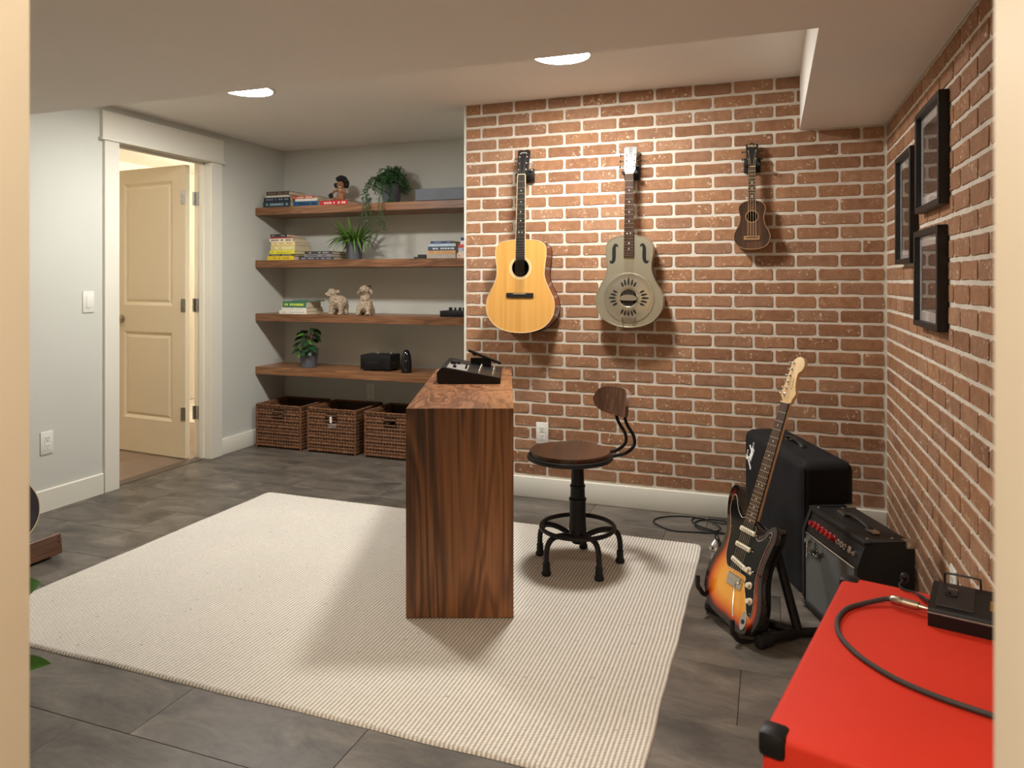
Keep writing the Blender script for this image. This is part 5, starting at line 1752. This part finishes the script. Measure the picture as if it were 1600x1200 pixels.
B0 = Vector((0.085, 2.625, 0.022))
TT = g2w(0.01, -.46, -.085)
MB().tube([B0, B0.lerp(TT, 0.5), TT], 0.0155, 12).build('upright', M_blackm, gs, world=True)
for (e, bk_) in ((Vector((-0.226, 2.735, 0.024)), Vector((0.10, 2.66, 0.020))), (Vector((-0.045, 2.508, 0.024)), Vector((0.14, 2.64, 0.020)))):
    d = (e - B0).normalized()
    ft = MB().tube([B0 + d * 0.0 + Vector((0, 0, 0)), e - d * 0.02], 0.0155, 12).build('foot_tube', M_blackm, gs, world=True)
    cp = MB().tube([e - d * 0.052, e - d * 0.05, e - d * 0.003, e], [0.018, 0.0225, 0.0225, 0.018], 16)
    for k in range(12):
        a = 2 * PI * k / 12
        s_ = d.cross(Vector((0, 0, 1)))
        o_ = (s_ * math.cos(a) + Vector((0, 0, 1)) * math.sin(a)) * 0.0212
        if o_.z < -0.012:
            continue
        cp.tube([e - d * 0.048 + o_, e - d * 0.004 + o_], 0.0022, 4)
    cp.build('rubber_cap', M_rub, gs, world=True)
MB().tube([B0, B0 + Vector((0.10, 0.045, -0.002))], 0.0155, 12).build('rear_foot', M_blackm, gs, world=True)
for sx, yb in ((-0.138, -.770), (0.098, -.830)):
    P = [(0.012, -.74, -.105), (sx * 0.55, -.745, -.105), (sx, -.77, -.10), (sx, yb, -.075), (sx, yb - 0.008, -.04), (sx, yb - 0.008, 0.0), (sx, yb + 0.006, .022), (sx - 0.004, yb + 0.016, .034), (sx - 0.012, yb + 0.05, .040)]
    MB().tube([g2w(*q) for q in spline(P, n=5)], 0.0085, 10).build('cradle_arm', M_rub, gs, world=True)
for s in (-1, 1):
    P = [(0.01, -.47, -.085), (s * 0.03, -.465, -.08), (s * 0.055, -.46, -.07), (s * 0.058, -.46, -.055)]
    MB().tube([g2w(*q) for q in spline(P, n=4)], 0.0075, 8).build('neck_yoke', M_rub, gs, world=True)

# ================================================================== AMPLIFIERS
def script_logo(width, r, mtx):
    """the cursive word Fender drawn as pen strokes, about `width` long"""
    L = [[(0.34, 0.98), (0.24, 0.6), (0.16, 0.2), (0.10, -0.25), (0.0, -0.38), (-0.05, -0.25)], [(-0.02, 0.72), (0.02, 0.95), (0.2, 1.02), (0.5, 0.96), (0.85, 1.08)], [(0.14, 0.48), (0.3, 0.52), (0.5, 0.5), (0.58, 0.58)]]
    e = [(0, .2), (.2, .25), (.22, .4), (.08, .44), (0, .2), (.1, .02), (.28, .1)]
    n_ = [(0, .02), (.05, .42), (.06, .2), (.2, .44), (.26, .3), (.26, .04), (.36, .1)]
    d = [(.24, .38), (.1, .44), (0, .2), (.1, .02), (.24, .16), (.38, 1.0), (.28, .06), (.4, .08)]
    rr = [(0, .02), (.06, .44), (.08, .28), (.2, .46), (.36, .44), (.6, .52)]
    x = 0.52
    for g, w in ((e, 0.3), (n_, 0.38), (d, 0.42), (e, 0.3), (rr, 0.4)):
        L.append([(px_ + x, py_) for (px_, py_) in g])
        x += w
    s = width / 2.3
    mb = MB()
    for g in L:
        mb.tube([mtx @ Vector((q.x * s, q.y * s, 0)) for q in spline([(a, c_, 0) for (a, c_) in g], n=5)], r, 6)
    return mb


AA = math.atan2(-0.615, 0.237)
cvd = thing('covered_amplifier', 'large amplifier under a black fabric cover in the brick corner', 'amplifier', (-0.128, 3.612, 0.0), (0, 0, AA))
CL, CD, CH = 0.665, 0.21, 0.512
cb = MB().rbox(0, CL, 0, CD, -0.04, CH, 0.04, 6)
cb.v = [(x, y, max(z, 0.004)) for (x, y, z) in cb.v]
cb.build('fabric_cover', M_cover, cvd, 60)
sm = MB()
for y in (0.0117, CD - 0.0117):
    sm.tube([(0.03, y, CH - 0.0117), (CL - 0.04, y, CH - 0.0117)], 0.0022, 6)
sm.tube(spline([(CL - 0.0117, 0.0117, 0.01), (CL - 0.0117, 0.0117, CH - 0.06), (CL - 0.0117, 0.0125, CH - 0.04)], n=4), 0.0022, 6)
sm.build('piping', M_tolex, cvd)
hd = MB().tube(spline([(0.235, 0.11, CH - 0.002), (0.25, 0.11, CH + 0.012), (0.33, 0.11, CH + 0.022), (0.41, 0.11, CH + 0.012), (0.425, 0.11, CH - 0.002)], n=5), 0.013, 8, flat=0.4).build('carry_handle', M_tolex, cvd)
for x in (0.255, 0.405):
    MB().rbox(x - 0.02, x + 0.02, 0.098, 0.122, CH - 0.001, CH + 0.008, 0.003, 2).build('handle_bracket', M_chrome, hd)
q = script_logo(0.12, 0.0036, Matrix.Translation((0.085, -0.001, 0.352)) @ Matrix.Rotation(PI / 2, 4, 'X') @ Matrix.Rotation(R(52), 4, 'Z'))
q.build('brand_lettering', M_paper, cvd)

AB = R(-67.0)
sa = thing('combo_amplifier', 'small black combo amplifier with grey grille and red knobs', 'amplifier', (0.112, 2.905, 0.0), (0, 0, AB))
SL, SD, SH = 0.385, 0.185, 0.372
pr = [(0.004, 0.012), (0.004, 0.285), (0.030, SH - 0.008), (0.038, SH), (SD - 0.006, SH), (SD, SH - 0.006), (SD, 0.012)]
MX = Matrix(((0, 0, 1, 0), (1, 0, 0, 0), (0, 1, 0, 0), (0, 0, 0, 1)))
MB().prism(pr, 0.004, SL - 0.004, MX).build('cabinet', M_tolex, sa, 25)
pr2 = [(-0.006, 0.012), (-0.006, 0.288), (0.022, SH - 0.008), (0.034, SH + 0.003), (SD - 0.004, SH + 0.003), (SD + 0.002, SH - 0.004), (SD + 0.002, 0.012)]
for x0 in (0.0, SL - 0.018):
    MB().prism(pr2, x0, x0 + 0.018, MX).build('cheek', M_tolex, sa, 25)
MB().rbox(0.0, SL, 0.018, 0.055, SH - 0.014, SH + 0.004, 0.006, 2).build('top_roll', M_tolex, sa)
MB().rbox(0.018, SL - 0.018, -0.006, 0.006, 0.012, 0.034, 0.003, 1).build('kick_rail', M_tolex, sa)
MB().box(0.018, SL - 0.018, -0.001, 0.004, 0.034, 0.282).build('grille_cloth', M_grille, sa, None)
MB().rbox(0.018, SL - 0.018, -0.004, 0.003, 0.281, 0.286, 0.001, 1).build('trim_strip', M_chrome, sa)
sl = math.atan2(0.026, SH - 0.008 - 0.285)
CP = Matrix.Translation((0, 0.0035, 0.287)) @ Matrix.Rotation(-sl, 4, 'X')
MB().box(0.018, SL - 0.018, -0.002, 0.001, 0.0, 0.072, CP).build('control_panel', M_panel, sa, None)
kp = MB().lathe([(0.0125, 0), (0.0125, 0.004), (0.0095, 0.006), (0.0085, 0.018), (0.007, 0.02), (0, 0.02)], 16, mtx=Matrix.Rotation(PI / 2, 4, 'X'))
for i in range(6):
    o = MB()
    o.add(kp.v, kp.f, CP @ Matrix.Translation((0.058 + i * 0.029, -0.002, 0.036)))
    o.build('red_knob', M_knobred, sa)
kj = MB().lathe([(0.010, 0), (0.010, 0.003), (0.006, 0.004), (0.006, 0.009), (0, 0.009)], 12, mtx=Matrix.Rotation(PI / 2, 4, 'X'))
for i, x in enumerate((0.034, 0.232, 0.256, 0.278)):
    o = MB()
    o.add(kj.v, kj.f, CP @ Matrix.Translation((x, -0.002, 0.036)))
    o.build('input_jack', M_chrome if i else M_darkslot, sa)
MB().rbox(0.298, 0.316, -0.007, -0.002, 0.026, 0.048, 0.002, 1, CP).build('power_switch', M_chrome, sa)
MB().lathe([(0.009, 0), (0.009, 0.005), (0.005, 0.012), (0, 0.013)], 12, mtx=CP @ Matrix.Translation((0.34, -0.002, 0.036)) @ Matrix.Rotation(PI / 2, 4, 'X')).build('pilot_lamp', M_chrome, sa)
q = script_logo(0.115, 0.0030, Matrix.Translation((0.034, -0.006, 0.212)) @ Matrix.Rotation(PI / 2, 4, 'X') @ Matrix.Rotation(R(9), 4, 'Z'))
q.build('brand_lettering', M_chrome, sa)
hd = MB().tube(spline([(0.10, 0.10, SH + 0.006), (0.13, 0.10, SH + 0.014), (0.19, 0.10, SH + 0.020), (0.26, 0.10, SH + 0.014), (0.29, 0.10, SH + 0.006)], n=5), 0.012, 8, flat=0.4).build('carry_handle', M_tolex, sa)
for x in (0.10, 0.29):
    MB().rbox(x - 0.026, x + 0.026, 0.087, 0.113, SH - 0.001, SH + 0.010, 0.004, 2).build('handle_bracket', M_nickel, hd)
for (x, y) in ((0.012, SD - 0.012), (SL - 0.012, SD - 0.012)):
    MB().rbox(x - 0.018, x + 0.018, y - 0.018, y + 0.018, SH - 0.022, SH + 0.005, 0.007, 2).build('metal_corner', M_nickel, sa)
for (x, y) in ((0.03, 0.045), (SL - 0.03, 0.045), (0.03, SD - 0.05), (SL - 0.04, SD - 0.05)):
    MB().lathe([(0.005, 0), (0.004, 0.002), (0, 0.0025)], 8, (x, y, SH + (0.004 if y < 0.06 else 0))).build('screw', M_chrome, sa)
for (x, y) in ((0.03, 0.03), (SL - 0.03, 0.03), (0.03, SD - 0.03), (SL - 0.03, SD - 0.03)):
    MB().lathe([(0.012, 0), (0.014, 0.013), (0, 0.013)], 12, (x, y, 0)).build('foot', M_rub, sa)
for x in (0.006, SL - 0.006):
    MB().rbox(x - 0.012, x + 0.012, -0.010, 0.02, 0.010, 0.036, 0.004, 1).build('metal_corner', M_chrome, sa)

# ================================================================== RED CASE AND THE THINGS ON IT
CZ = 0.55
rc_ = thing('red_case', 'red flight case with black corners standing in the foreground by the bricks', 'case', (0.153, 1.791, 0.0), (0, 0, R(-14.2)))
WC, LC = 0.345, 0.685
MB().rbox(0, WC, -LC, 0, 0.012, CZ, 0.010, 3).build('shell', M_red, rc_)
for (x, y) in ((0, 0), (WC, 0), (0, -LC), (WC, -LC)):
    sx, sy = (1 if x == 0 else -1), (-1 if y == 0 else 1)
    for z0, z1 in ((CZ - 0.034, CZ + 0.004), (0.008, 0.046)):
        MB().rbox(min(x - sx * 0.005, x + sx * 0.036), max(x - sx * 0.005, x + sx * 0.036), min(y - sy * 0.005, y + sy * 0.036), max(y - sy * 0.005, y + sy * 0.036), z0, z1, 0.009, 2).build('corner_guard', M_black, rc_)
for (x, y) in ((0.05, -0.05), (WC - 0.05, -0.05), (0.05, -LC + 0.05), (WC - 0.05, -LC + 0.05)):
    MB().lathe([(0.018, 0), (0.02, 0.013), (0, 0.013)], 14, (x, y, 0)).build('foot', M_rub, rc_)
hd = MB().tube(spline([(-0.002, -0.25, 0.40), (-0.022, -0.27, 0.40), (-0.022, -0.41, 0.40), (-0.002, -0.43, 0.40)], n=5), 0.010, 8).build('side_handle', M_black, rc_)

RM = ROOT[rc_.name]
pd = thing('effects_pedal', 'flat black effects pedal with wire bail on the red case', 'effects pedal', RM @ Vector((0.178, -0.170, CZ + 0.0005)), (0, 0, R(-14.2)))
PWd, PDp, PHt = 0.128, 0.165, 0.034
pp_ = [(0.0, 0.0), (PDp, 0.0), (PDp, PHt * 0.85), (PDp - 0.01, PHt), (0.004, PHt), (0, PHt - 0.004)]
MB().prism([(y, z) for (y, z) in pp_], 0.0, PWd, MX).build('housing', M_black, pd, 25)
MB().rbox(0.0, PWd, -0.0012, 0.002, PHt - 0.009, PHt - 0.006, 0.0005, 1).build('chrome_line', M_label, pd)
MB().rbox(0.012, 0.075, 0.02, PDp - 0.02, PHt - 0.0005, PHt + 0.003, 0.001, 1).build('battery_lid', M_panel, pd)
MB().rbox(0.024, 0.046, 0.075, 0.115, PHt + 0.0025, PHt + 0.006, 0.003, 2).build('foot_switch', mk('smoked_gloss', srgb(20, 20, 22), 0.08), pd)
MB().box(0.100, 0.118, 0.05, 0.10, PHt + 0.0002, PHt + 0.0006).build('gold_label', M_gold, pd, None)
MB().tube(spline([(0.02, PDp - 0.012, PHt - 0.002), (0.021, PDp - 0.012, PHt + 0.016), (0.026, PDp - 0.012, PHt + 0.021), (0.078, PDp - 0.012, PHt + 0.021), (0.083, PDp - 0.012, PHt + 0.016), (0.084, PDp - 0.012, PHt - 0.002)], n=4), 0.0022, 6).build('wire_bail', M_blackm, pd)

# instrument cable with a metal plug
zc = CZ + 0.0055
P0 = RM @ Vector((0.1775, -0.128, CZ + 0.016))
pl0 = RM @ Vector((0.112, -0.117, CZ + 0.0145))
d = (P0 - pl0).normalized()
ca = thing('instrument_cable', 'thick dark cable with a metal jack plug curling over the red case', 'cable', RM @ Vector((0.09, -0.25, CZ)))
way = [(1345, 944), (1322, 952), (1309, 968), (1310, 988), (1324, 1008), (1352, 1032), (1400, 1061), (1460, 1087), (1520, 1108), (1590, 1130), (1660, 1150)]
W3 = [pl0 - d * 0.0, pl0 - d * 0.015 + Vector((0, 0, -0.003))] + [at_z(x, y, zc) for (x, y) in way]
MB().tube(spline(W3, n=7), 0.0047, 10).build('cord', mk('cable_sleeve', srgb(52, 47, 45), 0.65, var=0.15, scale=200), ca, world=True)
pq = MB().tube([pl0 - d * 0.004, pl0, pl0 + d * 0.016, pl0 + d * 0.0165, pl0 + d * 0.021, pl0 + d * 0.0215, pl0 + d * 0.048, pl0 + d * 0.049, P0], [0.0065, 0.0092, 0.0092, 0.0078, 0.0078, 0.0092, 0.0082, 0.0055, 0.0034], 14)
pq.build('jack_plug', M_nickel, ca, world=True)

# thin lead with a round cap
sc_ = thing('power_lead', 'thin black lead with a round cap beside the pedal', 'cable', at_z(1413, 906, CZ))
e0 = RM @ Vector((0.176, -0.085, CZ + 0.014))
W4 = [e0, e0.lerp(at_z(1430, 926, CZ + 0.008), 0.4), at_z(1430, 926, CZ + 0.006), at_z(1412, 921, CZ + 0.004), at_z(1405, 914, CZ + 0.006), at_z(1411, 907, CZ + 0.012)]
MB().tube(spline(W4, n=6), [0.0036] * 10 + [0.0022] * 21, 8).build('cord', M_rub, sc_, world=True)
cpos = at_z(1413, 905, CZ + 0.010)
MB().lathe([(0.004, -0.010), (0.007, -0.004), (0.0085, 0.0), (0.0085, 0.008), (0.007, 0.013), (0.003, 0.015), (0, 0.0152)], 16, mtx=Matrix.Translation(cpos + Vector((0, 0, 0.0))) @ Matrix.Rotation(R(25), 4, 'X')).build('round_cap', M_black, sc_, world=True)

# ================================================================== FLOOR CABLE AND CHROME DOME
fc = thing('floor_cable', 'black cable lying in loose loops on the floor by the baseboard', 'cable', at_z(1085, 820, 0))
way = [(1150, 834), (1120, 833), (1085, 831.5), (1058, 830), (1040, 826), (1026, 819), (1021, 814.5), (1026, 810), (1042, 807), (1065, 806.5), (1088, 808.5), (1106, 813), (1120, 820), (1126, 826.5), (1116, 830.5), (1100, 828), (1088, 823), (1085.5, 817), (1094, 813), (1110, 811.5), (1128, 813.5), (1140, 817), (1130, 818.5), (1112, 815), (1098, 810), (1086, 809), (1081, 813), (1088, 820), (1108, 827), (1124, 831.5), (1145, 836)]
P = []
for i, (x, y) in enumerate(way):
    P.append(at_z(x, y, 0.0045 + (0.006 if 10 < i < 16 or 20 < i < 25 else 0.0)))
for q in P:
    q.y = min(q.y, YB - 0.025)
MB().tube(spline(P, n=6), 0.0034, 8).build('cord', M_rub, fc, world=True)
pb_ = at_z(1119, 858, 0)
be = thing('chrome_dome', 'small chrome dome with black stem on the floor behind the electric guitar', 'dome', pb_)
MB().lathe([(0.040, 0.0), (0.0405, 0.003), (0.037, 0.012), (0.025, 0.032), (0.011, 0.042), (0.008, 0.048), (0, 0.048)], 28).build('shell', M_chrome, be)
MB().tube(spline([(0.0, 0, 0.044), (-0.004, 0, 0.06), (0.0, 0, 0.072), (0.01, 0.0, 0.056), (0.016, -0.004, 0.03)], n=5), 0.003, 6).build('stem', M_black, be)

# ================================================================== PICTURE FRAMES
def picture(label, y0, y1, z0, z1):
    t = thing('picture_frame', label, 'picture', (XR, (y0 + y1) / 2, (z0 + z1) / 2), (0, 0, -PI / 2), 'framed prints on the brick wall')
    hw, hh, fw, dp = (y1 - y0) / 2, (z1 - z0) / 2, 0.020, 0.030
    for (a, b_, c_, d_) in ((-hw, -hw + fw, -hh, hh), (hw - fw, hw, -hh, hh), (-hw + fw, hw - fw, -hh, -hh + fw), (-hw + fw, hw - fw, hh - fw, hh)):
        MB().rbox(a, b_, -dp, -0.0005, c_, d_, 0.001, 1).build('frame_rail', M_frame, t)
    MB().box(-hw + fw - 0.002, hw - fw + 0.002, -0.012, -0.010, -hh + fw - 0.002, hh - fw + 0.002).build('mat_board', M_matb, t, None)
    m = 0.035
    MB().box(-hw + fw + m, hw - fw - m, -0.0125, -0.0118, -hh + fw + m, hh - fw - m).build('print', M_print, t, None)
    MB().box(-hw + fw - 0.001, hw - fw + 0.001, -0.017, -0.0155, -hh + fw - 0.001, hh - fw + 0.001).build('glass_pane', M_glass, t, None)


picture('black framed picture, topmost of the three on the brick side wall', 2.539, 2.931, 1.455, 1.809)
picture('black framed picture nearest the brick corner, between the other two', 3.032, 3.376, 1.283, 1.722)
picture('black framed picture, lowest of the three on the brick side wall', 2.557, 2.956, 1.056, 1.392)

# ================================================================== LEFT EDGE: GUITAR ON A WOODEN STAND AND A PLANT
lean = R(11)
rot = (Matrix.Rotation(-lean, 3, 'Y') @ Matrix(((0, 0, 1), (1, 0, 0), (0, 1, 0)))).to_euler()
lg_ = thing('dark_guitar', 'dark guitar with pale edge binding leaning in the wooden stand', 'guitar', (-3.150, 2.098, 0.060), rot)
dreadnought(lg_, M_denim, M_mah, M_mah, M_ebony, M_ebony, M_bind)
ws = thing('wooden_guitar_stand', 'low brown wooden guitar stand on the floor by the painted wall', 'guitar stand', (-3.06, 2.07, 0))
MB().rbox(0.085, 0.105, -0.26, 0.25, 0.0, 0.088, 0.003, 1, Matrix.Rotation(R(-6), 4, 'Y')).build('front_board', M_stand_w, ws)
MB().rbox(-0.13, 0.09, -0.22, 0.22, 0.028, 0.046, 0.002, 1).build('ledge', M_stand_w, ws)
for y in (-0.20, 0.18):
    MB().rbox(-0.012, 0.012, y, y + 0.03, 0.0, 0.55, 0.003, 1, Matrix.Translation((-0.125, 0, 0.0)) @ Matrix.Rotation(-lean, 4, 'Y')).build('upright', M_stand_w, ws)
    MB().rbox(-0.30, 0.09, y, y + 0.028, 0.0, 0.030, 0.003, 1).build('runner', M_stand_w, ws)
MB().rbox(-0.012, 0.012, -0.20, 0.21, 0.40, 0.44, 0.003, 1, Matrix.Translation((-0.145, 0, 0.0)) @ Matrix.Rotation(-lean, 4, 'Y')).build('cross_bar', M_stand_w, ws)
for z in (0.072, 0.050):
    MB().lathe([(0.0045, 0), (0.0045, 0.0012), (0, 0.0014)], 10, mtx=Matrix.Rotation(R(-6), 4, 'Y') @ Matrix.Translation((0.105, 0.235, z)) @ Matrix.Rotation(PI / 2, 4, 'Y')).build('peg', M_darkslot, ws)

fp = thing('floor_plant', 'leafy green plant at the picture edge, leaves reaching over the rug', 'plant', (-2.12, 1.27, 0.0))
pot(fp, 0.085, 0.11, 0.20)


def broad_leaf(parent, p0, p1, bulge, w, mat, roll=0.0):
    p0, p1 = Vector(p0), Vector(p1)
    mb = MB()
    n = 10
    d = p1 - p0
    sd = d.cross(Vector((0, 0, 1))).normalized()
    sd = sd * math.cos(roll) + Vector((0, 0, 1)) * math.sin(roll)
    for i in range(n + 1):
        t = i / n
        c_ = p0 + d * t + Vector((0, 0, bulge * 4 * t * (1 - t)))
        ww = w * math.sin(PI * min(1, t * 1.0)) ** 0.8 * (1 - 0.35 * t) + 0.0006
        up = Vector((0, 0, 0.35 * ww))
        mb.v += [tuple(c_ - sd * ww + up), tuple(c_), tuple(c_ + sd * ww + up)]
    for i in range(n):
        a = i * 3
        mb.f += [(a, a + 1, a + 4, a + 3), (a + 1, a + 2, a + 5, a + 4)]
    mb.build('leaf', mat, parent, 60, world=True)


stm = MB()
for (bx, by, bz, tip, wd) in ((*at_z(-25, 1064, 0.215), at_z(80, 1037, 0.25), 0.030), (*at_z(2, 952, 0.31), at_z(64, 910, 0.35), 0.040), (-2.25, 1.25, 0.42, (-2.45, 1.2, 0.36), 0.045), (-2.12, 1.2, 0.46, (-2.0, 0.95, 0.38), 0.045), (-2.12, 1.3, 0.5, (-2.25, 1.5, 0.45), 0.045), (-2.1, 1.22, 0.40, (-1.93, 1.08, 0.30), 0.04)):
    broad_leaf(fp, (bx, by, bz), tip, 0.008, wd, M_green4, -0.7 if bz < 0.33 else 0.0)
    inv = Vector((-2.12, 1.27, 0))
    stm.tube(spline([(0, 0, 0.17), ((bx + 2.12) * 0.3, (by - 1.27) * 0.3, bz * 0.8), (bx + 2.12, by - 1.27, bz)], n=5), 0.003, 5)
stm.build('stems', M_green3, fp)
bpy.context.view_layer.update()
